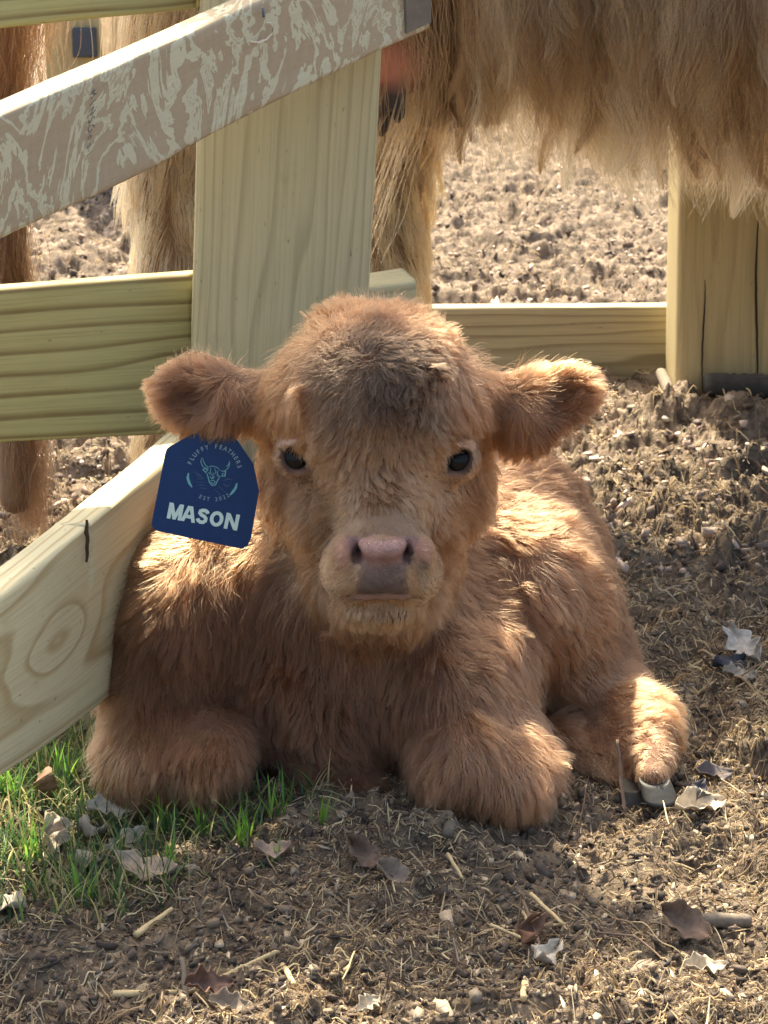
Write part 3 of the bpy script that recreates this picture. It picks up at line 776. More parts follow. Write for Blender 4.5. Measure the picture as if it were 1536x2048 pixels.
for k_, c_ in ((blob(681, 1106, 16, 30), (0.27, 0.13, 0.09)), (blob(849, 1102, 16, 28), (0.25, 0.115, 0.08)), (blob(848, 1146, 11, 20), (0.05, 0.028, 0.024)), (blob(660, 1150, 20, 20, 1), (0.30, 0.17, 0.11))):
    col[:, :3] = col[:, :3] * (1 - k_) + np.array(c_) * k_
col[:, :3] = col[:, :3] * (1 - nm) + pad * nm
for k_ in (blob(713, 1112, 9, 17, .6), blob(817, 1112, 9, 17, .6)): col[:, :3] = col[:, :3] * (1 - k_) + np.array([0.05, 0.018, 0.016]) * k_
col[:, :3] = col[:, :3] * (1 - em) + np.array([0.05, 0.024, 0.016]) * em
# pale upper lids
for (u, v, Y), s in zip(EY, (-1, 1)):
    d_ = (CV - W(u - s * 2, v - 33, Y - 0.02)) / np.array([0.017, 0.02, 0.008]); k_ = np.clip(1.4 - np.linalg.norm(d_, axis=1), 0, 1)[:, None]
    col[:, :3] = col[:, :3] * (1 - k_) + np.array([0.52, 0.38, 0.32]) * k_
    d_ = (CV - W(u - s * 6, v + 33, Y - 0.02)) / np.array([0.012, 0.02, 0.005]); k_ = np.clip(1.4 - np.linalg.norm(d_, axis=1), 0, 1)[:, None]
    col[:, :3] = col[:, :3] * (1 - k_) + np.array([0.20, 0.11, 0.08]) * k_
col[:, 3] = nm[:, 0]
mesh_obj('body', CV, CQ, M_SKIN, calf, attrs={'skin': col})
# eyes
def uvs(c, r, n=40):
    V = []; F = []
    for i in range(n + 1):
        th = math.pi * i / n
        for j in range(2 * n):
            ph = math.pi * j / n; V.append((c[0] + r * math.sin(th) * math.cos(ph), c[1] + r * math.sin(th) * math.sin(ph), c[2] + r * math.cos(th)))
    m = 2 * n
    F = [(i * m + j, (i + 1) * m + j, (i + 1) * m + (j + 1) % m, i * m + (j + 1) % m) for i in range(n) for j in range(m)]
    return V, F
NE = NT('calf_eye'); ly = NE.n('ShaderNodeLayerWeight'); ly.inputs['Blend'].default_value = 0.35
ecol = NE.mix(ly.outputs['Facing'], c4((0.004, 0.0045, 0.006)), c4((0.012, 0.007, 0.006)))
M_EYE = NE.finish(ecol, 0.08, None, 0.15)
for (u, v, Y), s in zip(EY, (-1, 1)):
    V, F = uvs(W(u, v, Y), 0.0196)
    mesh_obj('eye', V, F, M_EYE, calf)

# --- coat. controls: u, v, Y, (du, dv image direction of the lie), length m, lift, colour, reach
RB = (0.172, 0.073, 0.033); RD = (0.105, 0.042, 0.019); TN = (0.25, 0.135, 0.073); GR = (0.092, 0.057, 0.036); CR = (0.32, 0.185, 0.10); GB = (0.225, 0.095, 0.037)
ctrl = [
 # crown and forehead: whorl near (770, 790)
 (650, 640, 2.06, -1.0, -.5, .022, .6, GB, .05), (740, 615, 2.07, 0.1, -1.0, .022, .8, GB, .05), (830, 630, 2.07, .9, -.6, .022, .7, RB, .05),
 (560, 720, 2.05, -.9, .5, .026, .5, GB, .05), (930, 720, 2.05, .9, .4, .026, .5, RB, .05),
 (560, 790, 2.03, -.5, 1.0, .028, .2, GB, .05), (945, 790, 2.03, .6, .9, .028, .2, RB, .05),
 (660, 740, 2.00, -1.0, .2, .021, .5, GR, .035), (745, 680, 2.01, .1, -.5, .020, 1.2, (0.055, .033, .022), .034), (800, 745, 2.0, .8, .2, .020, .9, (0.07, .043, .028), .030), (710, 745, 2.0, -.9, .3, .020, .9, (0.08, .048, .03), .030), (850, 740, 2.00, 1.0, .1, .021, .5, GR, .035),
 (775, 790, 1.99, .1, 1, .018, .8, (0.032, .019, .013), .032), (700, 830, 1.99, -.6, .9, .024, .4, GR, .03), (840, 830, 1.99, .7, .8, .024, .4, GR, .03),
 (765, 870, 1.99, 0, 1, .022, .35, (0.19, .10, .05), .03), (690, 900, 2.0, -.35, 1, .020, .3, (0.19, .10, .05), .03), (840, 900, 2.0, .4, 1, .020, .3, (0.19, .10, .05), .03),
 (760, 960, 1.99, 0, 1, .017, .25, TN, .03), (700, 980, 2.0, -.5, 1, .015, .22, TN, .03), (830, 980, 2.0, .5, 1, .015, .22, TN, .03),
 (765, 1030, 1.96, 0, 1, .010, .2, TN, .02), 
 # cheeks
 (610, 960, 2.03, -.3, 1, .014, .15, (0.25, .125, .065), .03), (900, 960, 2.03, .3, 1, .014, .15, (0.25, .125, .065), .03),
 (580, 1060, 2.05, -.5, 1, .026, .35, (0.23, .11, .05), .04), (920, 1060, 2.05, .5, 1, .026, .35, (0.20, .09, .04), .04),
 (600, 1160, 2.06, -.4, 1, .030, .35, TN, .04), (900, 1160, 2.06, .3, 1, .030, .35, (0.20, .09, .04), .04),
 (535, 900, 2.08, -.3, 1, .030, .4, RB, .04), (970, 900, 2.08, .3, 1, .030, .4, RB, .04),
 # muzzle and chin
 (690, 1150, 1.94, -.8, .6, .005, .15, CR, .02), (840, 1150, 1.94, .8, .6, .005, .15, CR, .02), (765, 1060, 1.94, 0, -1, .004, .2, (0.12, .06, .03), .015),
 (665, 1090, 1.96, -1, .3, .007, .2, TN, .02), (865, 1090, 1.96, 1, .3, .007, .2, TN, .02),
 (765, 1225, 1.95, 0, 1, .009, .25, (0.27, .15, .075), .02), (700, 1240, 2.0, -.3, 1, .022, .3, TN, .03), (830, 1240, 2.0, .3, 1, .022, .3, TN, .03),
 (760, 1290, 2.06, 0, 1, .030, .35, (0.20, .09, .04), .04),
 (572, 884, 2.02, -.3, -1, .004, .2, (0.30, .19, .13), .010), (938, 886, 2.02, .3, -1, .004, .2, (0.40, .28, .21), .010),
 (605, 958, 2.02, -.3, 1, .006, .15, (0.24, .14, .08), .010), (905, 960, 2.02, .3, 1, .006, .15, (0.24, .14, .08), .010),
 # ears
 (330, 770, 2.09, -1, -.2, .021, .7, RB, .03), (400, 720, 2.09, -.6, -.8, .020, .7, RB, .03), (400, 855, 2.09, -.2, 1, .021, .5, RB, .03), (450, 790, 2.06, .1, 1, .032, .5, RB, .025),
 (372, 795, 2.075, -.6, .3, .022, .3, (0.08,.03,.012), .02), (500, 780, 2.09, -.5, .6, .032, .4, RB, .03),
 (1180, 770, 2.09, 1, -.2, .021, .7, RB, .03), (1110, 735, 2.09, .5, -.8, .020, .7, GB, .03), (1080, 890, 2.09, .4, 1, .026, .5, RD, .03), (1130, 810, 2.075, .5, .6, .022, .3, (0.08,.03,.012), .02),
 (1020, 800, 2.09, .6, .5, .032, .4, RB, .03),
 # left shoulder, chest
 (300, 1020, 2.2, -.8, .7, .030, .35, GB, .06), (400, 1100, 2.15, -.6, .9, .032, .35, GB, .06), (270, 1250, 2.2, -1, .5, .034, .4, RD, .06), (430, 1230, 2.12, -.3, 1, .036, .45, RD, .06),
 (520, 1330, 2.08, .5, 1, .040, .45, RD, .06), (660, 1330, 2.05, 0, 1, .044, .35, RD, .06), (800, 1380, 2.05, .1, 1, .044, .35, RD, .06), (690, 1480, 2.03, .1, 1, .042, .35, RD, .06),  # dark chest brown also paints in the shade below the chin
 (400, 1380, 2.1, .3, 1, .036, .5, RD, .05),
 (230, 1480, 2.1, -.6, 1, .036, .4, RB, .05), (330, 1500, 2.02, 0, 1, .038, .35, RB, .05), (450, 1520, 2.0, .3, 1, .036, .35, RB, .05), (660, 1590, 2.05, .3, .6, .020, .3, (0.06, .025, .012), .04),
 (550, 1540, 2.04, 0, 1, .008, .2, (0.03, .012, .006), .034), (552, 1600, 2.03, 0, 1, .008, .2, (0.03, .012, .006), .034), (788, 1610, 2.02, 0, 1, .008, .2, (0.04, .015, .008), .028),  # fur darkened and shortened to paint the shaded gaps between the legs
 # right foreleg
 (900, 1480, 2.02, -.3, 1, .038, .35, RB, .05), (1000, 1530, 2.0, .2, 1, .040, .3, RB, .05), (1090, 1540, 2.05, .7, 1, .040, .3, RB, .05), (950, 1330, 2.1, .3, 1, .040, .35, RB, .06),
 # flank and hip
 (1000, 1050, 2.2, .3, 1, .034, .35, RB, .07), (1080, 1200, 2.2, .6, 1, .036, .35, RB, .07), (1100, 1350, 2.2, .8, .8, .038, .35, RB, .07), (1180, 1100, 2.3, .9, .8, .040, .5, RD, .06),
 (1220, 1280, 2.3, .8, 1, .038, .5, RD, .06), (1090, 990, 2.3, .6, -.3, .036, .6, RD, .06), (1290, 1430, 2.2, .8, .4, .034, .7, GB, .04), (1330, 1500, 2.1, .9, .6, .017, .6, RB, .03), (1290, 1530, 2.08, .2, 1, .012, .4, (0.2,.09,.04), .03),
 (1150, 1450, 2.15, .8, .9, .036, .35, RB, .05), (1150, 1560, 2.1, .8, .7, .024, .3, (0.3,.17,.09), .03),
]
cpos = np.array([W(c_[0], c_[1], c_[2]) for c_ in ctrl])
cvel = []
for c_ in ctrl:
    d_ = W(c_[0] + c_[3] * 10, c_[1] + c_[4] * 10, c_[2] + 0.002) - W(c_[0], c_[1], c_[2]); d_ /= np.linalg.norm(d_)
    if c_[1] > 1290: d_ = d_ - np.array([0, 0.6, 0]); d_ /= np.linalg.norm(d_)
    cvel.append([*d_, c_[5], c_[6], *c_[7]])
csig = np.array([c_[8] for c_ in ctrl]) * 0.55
camv = np.array([0, 0, CZ])
def coat_part(n, seed, lscale=1.0, rad=0.00030, **kw):
    def wf(P):
        tocam = unit(camv - P); nn = normals(prims, P)
        fac = (nn * tocam).sum(1)
        w_ = np.where(fac > -0.15, 1.0, 0.35) * np.where(P[:, 1] > 2.45, 0.5, 1.0)
        w_ *= (1 - nose_mask(P)) * (1 - open_mask(P)) * (1 + 1.5 * eye_mask(P, 0.022, 0.032)) * (P[:, 2] > 0.0)
        hd = (P[:, 2] > 0.2) & (P[:, 1] < 2.12); w_ = w_ * np.where(hd, 1.7, 1.0)
        w_ *= 1 + 2.5 * muzzle_mask(P)
        pu_, pv_ = proj(P)
        for uu in (682, 848): w_ *= 1 - 0.85 * np.clip(1.5 - np.sqrt(((pu_ - uu) / 18) ** 2 + ((pv_ - 1106) / 30) ** 2), 0, 1) * (P[:, 1] < 1.985)
        return w_
    R = sample(CV, CQ, n, wf)
    keep = (nose_mask(R) < 0.3) & (open_mask(R) < 0.5); R = R[keep]
    Nn = normals(prims, R)
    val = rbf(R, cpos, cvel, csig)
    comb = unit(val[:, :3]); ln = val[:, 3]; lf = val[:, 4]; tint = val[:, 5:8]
    ln = ln * (0.52 + 0.6 * rng.random(len(R))) * lscale * np.where((R[:, 2] < 0.17) | (R[:, 1] > 2.14), 0.80, 1.0)
    ed = eye_mask(R, 0.026, 0.05); ln = ln * (1 - 0.72 * ed); ln = np.maximum(ln, 0.002)
    mzm = muzzle_mask(R); ln = ln * (1 - mzm) + np.minimum(ln, 0.0045) * mzm; lf = lf * (1 - 0.6 * mzm)
    cu, cv = proj(R); crown = np.clip(1.3 - np.sqrt(((cu - 765) / 190) ** 2 + ((cv - 740) / 150) ** 2), 0, 1) * (R[:, 1] < 2.13)
    tb = kw.pop('turb') * (1 + 1.3 * crown) * (1 - 0.7 * mzm)
    kw['wave'] = kw['wave'] * (1 + 2.2 * crown)
    Pp = grow(R, Nn, comb, ln, lift=lf, seed=seed, cmul=1 - 0.85 * mzm, turb=tb, **kw)
    tint = tint * (1 + 0.16 * noise(R, 35, 4)[:, None] + 0.10 * noise(R, 120, 5)[:, None] + 0.22 * noise(R, 210, 6)[:, None])
    lum = tint.mean(1, keepdims=True); tint = tint * 0.89 + lum * 0.11; tint = np.clip(tint * 0.74, 0.006, 0.9)
    # pale lashes / lid hair
    return Pp, tint, rad * (1 - 0.5 * mzm)
FURN = 1.0
P1, t1, r1 = coat_part(int(260000 * FURN), 1, 1.0, 0.00024, seg=6, grav=0.30, turb=0.68, turb_s=22, clump=0.68, per=20, frizz=0.13, wave=0.045, wave_n=1.3)
P2, t2, r2 = coat_part(int(30000 * FURN), 2, 1.22, 0.00017, seg=7, grav=0.15, turb=0.6, turb_s=20, clump=0.25, per=10, frizz=0.26, wave=0.03, wave_n=1.6)
P2 = np.concatenate([P2[:, :6], P2[:, 6:7]], 1)
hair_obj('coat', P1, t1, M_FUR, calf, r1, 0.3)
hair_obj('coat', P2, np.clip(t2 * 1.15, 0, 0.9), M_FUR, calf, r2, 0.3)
# hooves of the hind foot: two cleaves
M_HOOF = simple('hoof_horn', (0.030, 0.029, 0.028), 0.55, 70, 0.4, 0.3, 0.0015)
def cleave(p0, p1, w0, w1, d0, d1, shear):
    # lofted D-shaped wedge from the coronet p0 down to the flat sole p1
    p0, p1 = np.array(p0), np.array(p1); V = []; n_, m_ = 24, 9
    for i in range(m_):
        t = i / (m_ - 1); c_ = p0 + (p1 - p0) * t; w_ = w0 + (w1 - w0) * t; dd = d0 + (d1 - d0) * t
        rd = 1 - 0.10 * max(0, (t - 0.9) / 0.1)
        for k in range(n_):
            a = 2 * math.pi * k / n_; ca, sa = math.cos(a), math.sin(a)
            x = math.copysign(abs(ca) ** 0.75, ca) * w_ * rd; y = math.copysign(abs(sa) ** 0.75, sa) * dd * rd
            V.append(c_ + np.array([x, y, shear * y + 0.0002 * math.sin(t * 28)]))
    F = [(i * n_ + k, (i + 1) * n_ + k, (i + 1) * n_ + (k + 1) % n_, i * n_ + (k + 1) % n_) for i in range(m_ - 1) for k in range(n_)]
    F += [tuple(range(n_)), tuple(reversed(range((m_ - 1) * n_, m_ * n_)))]
    o = mesh_obj('hoof', V, F, M_HOOF, calf)
    for p in o.data.polygons[-2:]: p.use_smooth = False
    return o
cleave(W(1308, 1556, 2.056), W(1320, 1596, 2.040), .0160, .0185, .015, .018, 0.2)
cleave(W(1262, 1570, 2.078), W(1266, 1600, 2.068), .0120, .0140, .013, .015, 0.2)

# ------------------------------------------------------------------ the adult cow beyond the fence
cow = tag(empty('highland_cow', (0.3, 3.2, 0.0)), 'shaggy long-haired adult cow standing behind the fence, only belly, legs and tail in view', 'cow')
cw = [
 Cc((-0.08, 3.26, 0.96), (1.20, 3.34, 0.94), 0.25, 0.28, 0.10),
 E((-0.10, 3.16, 0.94), (0.27, 0.25, 0.25), 0.08), E((0.62, 3.28, 0.93), (0.60, 0.33, 0.27), 0.10),
 Cc((-0.24, 3.03, 0.92), (-0.300, 3.06, 0.50), 0.11, 0.062, 0.05), Cc((-0.300, 3.06, 0.50), (-0.31, 3.03, 0.06), 0.052, 0.045, 0.03),
 Cc((0.00, 3.30, 0.92), (0.005, 3.30, 0.50), 0.12, 0.062, 0.05), Cc((0.005, 3.30, 0.50), (0.0, 3.26, 0.06), 0.055, 0.045, 0.03),
 Cc((1.22, 3.18, 0.85), (1.22, 3.14, 0.06), 0.12, 0.05, 0.05), Cc((1.10, 3.46, 0.85), (1.08, 3.46, 0.06), 0.12, 0.05, 0.05),
 Cc((1.35, 3.34, 1.10), (1.80, 3.30, 1.20), 0.26, 0.17, 0.10), Cc((1.80, 3.28, 1.24), (2.08, 3.22, 1.00), 0.14, 0.09, 0.05),
 Cc((-0.34, 3.10, 1.12), (-0.50, 2.92, 0.98), 0.035, 0.025, 0.03), Cc((-0.50, 2.92, 0.98), (-0.512, 2.84, 0.09), 0.026, 0.022, 0.02),
 E(W(772, 120, 3.12), (0.07, 0.07, 0.055), 0.04), Cc(W(768, 180, 3.08), W(764, 262, 3.08), 0.013, 0.011, 0.01), Cc(W(795, 180, 3.06), W(797, 232, 3.06), 0.015, 0.012, 0.01),
]
WV, WQ = net(cw, (-0.62, 2.72, 0.0), (2.25, 3.85, 1.55), 0.011)
wcol = np.tile(np.array([0.17, 0.10, 0.055, 0.0]), (len(WV), 1))
du = np.linalg.norm(WV - W(765, 150, 3.06), axis=1); k_ = np.clip(1.6 - du / 0.05, 0, 1)[:, None]
wcol[:, :3] = wcol[:, :3] * (1 - k_) + np.array([0.42, 0.16, 0.12]) * k_
for a_ in ((766, 235, 3.06), (796, 222, 3.05)):
    k_ = np.clip(1.7 - np.linalg.norm(WV - W(*a_), axis=1) / 0.03, 0, 1)[:, None]; wcol[:, :3] = wcol[:, :3] * (1 - k_) + np.array([0.03, 0.028, 0.035]) * k_
M_CSKIN = skin_mat('cow_skin')
mesh_obj('body', WV, WQ, M_CSKIN, cow, attrs={'skin': wcol})
def cow_part(n, seed, zone, L0, L1, rad, cols, grav=1.3, lift=.25, wave=.05, clump=.8, per=40, seg=14, comb=(0, -.05, -1), wn=2.2, frizz=.06, turb=.25):
    R = sample(WV, WQ, n, zone); Nn = normals(cw, R, 0.004)
    c_ = np.tile(np.array(comb, float), (len(R), 1)); c_[:, 0] += 0.25 * noise(R, 5, seed + 9)
    P = grow(R, Nn, unit(c_), L0 + (L1 - L0) * rng.random(len(R)), seg=seg, lift=lift, grav=grav, turb=turb, turb_s=11, clump=clump, per=per, frizz=frizz, wave=wave, wave_n=wn, seed=seed, tipclump=0.9)
    t_ = np.clip(0.5 + 0.55 * fbm(R, 9, 2, seed) + 0.35 * rng.normal(0, 1, len(R)) * 0.6, 0, 1)[:, None]
    tint = np.array(cols[0]) * (1 - t_) + np.array(cols[1]) * t_
    tint = tint * (1 + 0.45 * noise(R, 75, seed + 1) + 0.35 * noise(R, 28, seed + 2))[:, None].clip(0.25, 2)
    return P, np.clip(tint, 0.006, 0.9)
leg1 = lambda P: (np.abs(P[:, 0] + 0.32) < 0.16) & (P[:, 2] < 0.82) & (P[:, 1] < 3.2)
leg2 = lambda P: (np.abs(P[:, 0] - 0.03) < 0.13) & (P[:, 2] < 0.76) & (P[:, 1] > 3.14)
bel = lambda P: ((P[:, 0] > 0.10) & (P[:, 0] < 1.30) & (P[:, 2] > 0.45) & (P[:, 2] < 1.02) & (P[:, 1] < 3.34)) * (1.0 - 0.45 * (P[:, 0] > 0.8))
rest = lambda P: (P[:, 2] > 0.12) & ~(leg1(P) | leg2(P) | ((P[:, 0] > 0.10) & (P[:, 0] < 1.3) & (P[:, 2] < 1.0) & (P[:, 1] < 3.34)))* ((P[:, 0] > -0.43))
rr = []
rr.append((*cow_part(26000, 21, bel, .13, .24, .00036, ((0.022, .014, .009), (0.13, .08, .045)), wave=.055, clump=.95, per=170, seg=14, wn=1.4, frizz=.03), .00034))
rr.append((*cow_part(9000, 22, bel, .17, .29, .0003, ((0.10, .06, .03), (0.28, .20, .12)), wave=.045, clump=.45, per=25, seg=14, wn=2.0, frizz=.12), .00030))
rr.append((*cow_part(8000, 27, bel, .15, .28, .0003, ((0.22, .155, .10), (0.50, .40, .29)), wave=.075, clump=.97, per=90, seg=14, wn=1.5, frizz=.015, turb=.35), .00030))
und = lambda P: (P[:, 0] > 0.16) & (P[:, 0] < 1.3) & (P[:, 2] < 0.70) & (P[:, 1] < 3.45) & (P[:, 2] > 0.5)
rr.append((*cow_part(9000, 23, und, .06, .13, .0003, ((0.20, .11, .05), (0.40, .27, .14)), wave=.05, clump=.5, per=30, seg=14, wn=2.2, frizz=.16), .00026))
rr.append((*cow_part(14000, 24, leg1, .04, .085, .0003, ((0.15, .065, .022), (0.46, .33, .19)), wave=.03, clump=.7, per=40, seg=14, lift=.35, comb=(.0, -.1, -1), grav=.9), .00028))
rr.append((*cow_part(15000, 25, leg2, .05, .10, .0003, ((0.12, .045, .014), (0.44, .28, .13)), wave=.04, clump=.7, per=40, seg=14, lift=.35, comb=(.05, -.1, -1), grav=.9), .00030))
rr.append((*cow_part(16000, 26, rest, .12, .26, .0004, ((0.10, .05, .025), (0.24, .14, .07)), wave=.03, clump=.75, per=60, seg=14), .00045))
P_ = np.concatenate([r[0] for r in rr]); T_ = np.concatenate([r[1] for r in rr]); R_ = np.concatenate([np.full(len(r[0]), r[2]) for r in rr])
hair_obj('coat', P_, T_, M_COWHAIR, cow, R_, 0.35)
# tail switch
nT = 7000; z_ = 0.10 + 0.92 * rng.random(nT) ** 0.8
base = np.stack([-0.505 + 0.012 * np.sin(z_ * 9) , 2.86 + 0.05 * (z_ - .4), z_], 1) + rng.normal(0, 1, (nT, 3)) * np.array([.016, .016, .0]) * (1 + 1.1 * np.clip((z_ - .6) / .2, 0, 1))[:, None]
Nn = unit(rng.normal(0, 1, (nT, 3)) * np.array([1, 1, .1]))
Pt = grow(base, Nn, np.tile([0.0, 0, -1.0], (nT, 1)), np.minimum(.08 + .10 * rng.random(nT), z_ - 0.025), seg=14, lift=.10, grav=2.0, turb=.25, turb_s=12, clump=.72, per=60, frizz=.05, wave=.035, wave_n=1.8, seed=31)
tt = np.clip(z_ * 1.6, 0, 1)[:, None]; tc = np.array([0.035, .020, .013]) * (1 - tt) + np.array([0.055, .023, .009]) * tt
hair_obj('tail_hair', Pt, tc * (0.8 + 0.4 * rng.random((nT, 1))), M_COWHAIR, cow, np.full(nT, .00032), .35)
for hx, hy in ((-0.33, 3.01), (0.02, 3.24), (1.22, 3.12), (1.08, 3.44)):
    pr = [E((hx - .022, hy - .01, .030), (.024, .045, .036), .005), E((hx + .022, hy - .01, .030), (.024, .045, .036), .004)]
    V, Q = net(pr, (hx - .09, hy - .09, -.02), (hx + .09, hy + .09, .11), .006); mesh_obj('hoof', V, Q, M_HOOF, cow)

# ------------------------------------------------------------------ ear tag
TY = 2.072
tag_o = tag(empty('ear_tag', tuple(W(405, 975, TY))), 'dark blue plastic tag reading MASON hanging from the calf\'s ear', 'ear tag')
ang = math.radians(12.5); sc_ = px(1.0, TY)
ex = np.array([math.cos(ang), 0.10, -math.sin(ang)]); ex /= np.linalg.norm(ex)
ez = np.array([math.sin(ang), 0.12, math.cos(ang)]); ez -= ex * (ez @ ex); ez /= np.linalg.norm(ez)
ey = np.cross(ez, ex)      # away from the viewer
O = W(405, 975, TY)
def TL(u, v, d=0.0):
    """photo pixel -> tag plane"""
    du, dv = u - 405, v - 975
    return O + ex * ((du * math.cos(ang) + dv * math.sin(ang)) * sc_) + ez * ((du * math.sin(ang) - dv * math.cos(ang)) * sc_) + ey * d
outl = [(392, 864), (345, 888), (337, 894), (333, 903), (302, 1040), (302, 1050), (308, 1058), (318, 1062), (470, 1101), (482, 1103), (492, 1098), (500, 1080), (518, 985), (508, 930), (470, 870), (440, 856), (415, 854)]
n_ = len(outl)
V = [TL(u, v, -0.0010) for u, v in outl] + [TL(u, v, 0.0010) for u, v in outl]
F = [tuple(range(n_)), tuple(reversed(range(n_, 2 * n_)))] + [(i, n_ + i, n_ + (i + 1) % n_, (i + 1) % n_) for i in range(n_)]
NTg = NT('tag_plastic'); g = NTg.n('ShaderNodeNewGeometry'); nn_ = NTg.noise(g.outputs['Position'], 60, 4, 0.6)
sc1 = NTg.ramp(NTg.noise(NTg.vm('MULTIPLY', g.outputs['Position'], (120, 120, 700)), 1.0, 3, 0.6), [(0.62, (0, 0, 0)), (0.72, (1, 1, 1))])
cT = NTg.mix(NTg.math('MULTIPLY', sc1, 0.10), NTg.mix(nn_, c4((0.0006, 0.024, 0.095)), c4((0.001, 0.036, 0.135))), c4((0.12, 0.16, 0.22)))
M_TAG = NTg.finish(cT, 0.38, NTg.bump(nn_, 0.15, 0.001), 0.22)
mesh_obj('plate', V, F, M_TAG, tag_o, smooth=False)
M_TXT = simple('tag_print', (0.50, 0.66, 0.62), 0.6, 300, 0.12)
M_TEAL = simple('tag_print_teal', (0.13, 0.36, 0.40), 0.6, 300, 0.25)
M_DIM = simple('tag_print_faint', (0.09, 0.15, 0.22), 0.6, 300, 0.2)
def text_mesh(s, size, bold=0.0):
    cu = bpy.data.curves.new('t', 'FONT'); cu.body = s; cu.size = size; cu.offset = bold; cu.align_x = 'CENTER'; cu.align_y = 'CENTER'; cu.extrude = 0.0
    ob = bpy.data.objects.new('t', cu); COL.objects.link(ob)
    bpy.context.view_layer.update()
    me = ob.to_mesh(); V = [tuple(v.co) for v in me.vertices]; F = [tuple(p.vertices) for p in me.polygons]
    ob.to_mesh_clear(); bpy.data.objects.remove(ob); bpy.data.curves.remove(cu)
    return np.array(V), F
def place_text(items, name, mat, d=-0.0014, par=None, TLf=None, exv=None, ezv=None):
    """items: (string, u, v, px size, rotation deg, x stretch, bold)"""
    VV = []; FF = []
    for s, u, v, size, rot, sx, bold in items:
        V, F = text_mesh(s, 1.0, bold)
        if len(V) == 0: continue
        c_ = (TLf or TL)(u, v, d); r_ = math.radians(rot); k0 = len(VV)
        for x, y, _ in V:
            x *= size * sc_ * sx; y *= size * sc_
            VV.append(c_ + (ex if exv is None else exv) * (x * math.cos(r_) - y * math.sin(r_)) + (ez if ezv is None else ezv) * (x * math.sin(r_) + y * math.cos(r_)))
        FF += [tuple(k0 + i for i in f) for f in F]
    return mesh_obj(name, VV, FF, mat, par or tag_o, smooth=False)
# the name in heavy block capitals: thick strokes, each letter laid on the plate
def letter(strk, ox, w=4.6):
    VV = []; FF = []
    for si, st in enumerate(strk):
        closed = st[0] == st[-1]; pts = np.array(st, float); k0 = len(VV); n = len(pts)
        for i, p in enumerate(pts):
            a_ = pts[(i - 1) % (n - 1)] if closed and i == 0 else pts[max(i - 1, 0)]; b_ = pts[1] if closed and i == n - 1 else pts[min(i + 1, n - 1)]
            t_ = (b_ - a_) / (np.linalg.norm(b_ - a_) + 1e-9); n2 = np.array([-t_[1], t_[0]])
            for sgn in (1, -1):
                q_ = p + n2 * w * sgn; q_[1] = min(max(q_[1], -16.5), 16.5)
                du, dv = (q_[0] + ox), q_[1]
                VV.append(O + ex * (du * sc_) + ez * (dv * sc_ - NM[1] * sc_) + ex * (NM[0] * sc_) + ey * (-0.0014 - 0.00006 * si))
        FF += [(k0 + 2 * i, k0 + 2 * i + 1, k0 + 2 * i + 3, k0 + 2 * i + 2) for i in range(n - 1)]
    return VV, FF
du_, dv_ = 406 - 405, 1034 - 975
NM = (du_ * math.cos(ang) + dv_ * math.sin(ang), -(du_ * math.sin(ang) - dv_ * math.cos(ang)))
Lm = [[(-11, -17), (-11, 17)], [(11, -17), (11, 17)], [(-11, 17), (-9.5, 14), (0, -14), (0, -17)], [(11, 17), (9.5, 14), (0, -14), (0, -17)]]
La = [[(-11, -17), (-1.5, 17)], [(11, -17), (1.5, 17)], [(-7, -5.5), (7, -5.5)]]
circ = [(10 * math.sin(k / 24 * 6.28318), 12.2 * math.cos(k / 24 * 6.28318)) for k in range(24)]; Lo = [circ + [circ[0]]]
Ls = [[(9, 7), (7.5, 10.5), (3.5, 12.4), (-2, 12.2), (-6.5, 10), (-7, 6), (-3, 2.6), (3, 0.6), (7, -3), (7, -8), (3, -11.8), (-2.5, -12.2), (-7, -10), (-9.5, -6)]]
Ln = [[(-10, -17), (-10, 17)], [(10, -17), (10, 17)], [(-10, 17), (-8, 13), (8, -13), (10, -17)]]
for st, ox in ((Lm, -58), (La, -30), (Ls, -2.5), (Lo, 26), (Ln, 57)):
    v_, f_ = letter(st, ox, 3.7); mesh_obj('letter', v_, f_, M_TXT, tag_o, smooth=False)
cx_, cy_, rr_ = 429, 943, 51
arc = []
for i, ch in enumerate('FLUFFY FEATHERS'):
    if ch == ' ': continue
    a_ = math.radians(158 - i * 10.6); 
    arc.append((ch, cx_ + rr_ * math.cos(a_), cy_ - rr_ * math.sin(a_), 12.5, math.degrees(a_) - 90 + 12.5, 0.9, 0.01))
for i, ch in enumerate('EST 2022'):
    a_ = math.radians(-118 + i * 8.2)
    arc.append((ch, cx_ - 2 + 57 * math.cos(a_), cy_ - 57 * math.sin(a_), 11.5, math.degrees(a_) + 90 + 12.5, 0.9, 0.0))
M_RING = simple('tag_print_ring', (0.22, 0.34, 0.42), 0.6, 300, 0.2)
for a_ in arc:
    if a_[0] != ' ': place_text([a_], 'letter', M_RING)
def strokes(lines, name, mat, w=0.9, d=-0.0014):
    VV = []; FF = []
    for ln in lines:
        ww = w
        if isinstance(ln[0], (int, float)): ww, ln = ln[0], ln[1:]
        pts = np.array(ln, float); k0 = len(VV)
        for i, p in enumerate(pts):
            t_ = pts[min(i + 1, len(pts) - 1)] - pts[max(i - 1, 0)]; t_ /= np.linalg.norm(t_) + 1e-9; nrm_ = np.array([-t_[1], t_[0]])
            tw = ww * (0.5 if i in (0, len(pts) - 1) else 1)
            VV += [TL(*(p + nrm_ * tw), d), TL(*(p - nrm_ * tw), d)]
        FF += [(k0 + 2 * i, k0 + 2 * i + 1, k0 + 2 * i + 3, k0 + 2 * i + 2) for i in range(len(pts) - 1)]
    return mesh_obj(name, VV, FF, mat, tag_o, smooth=False)
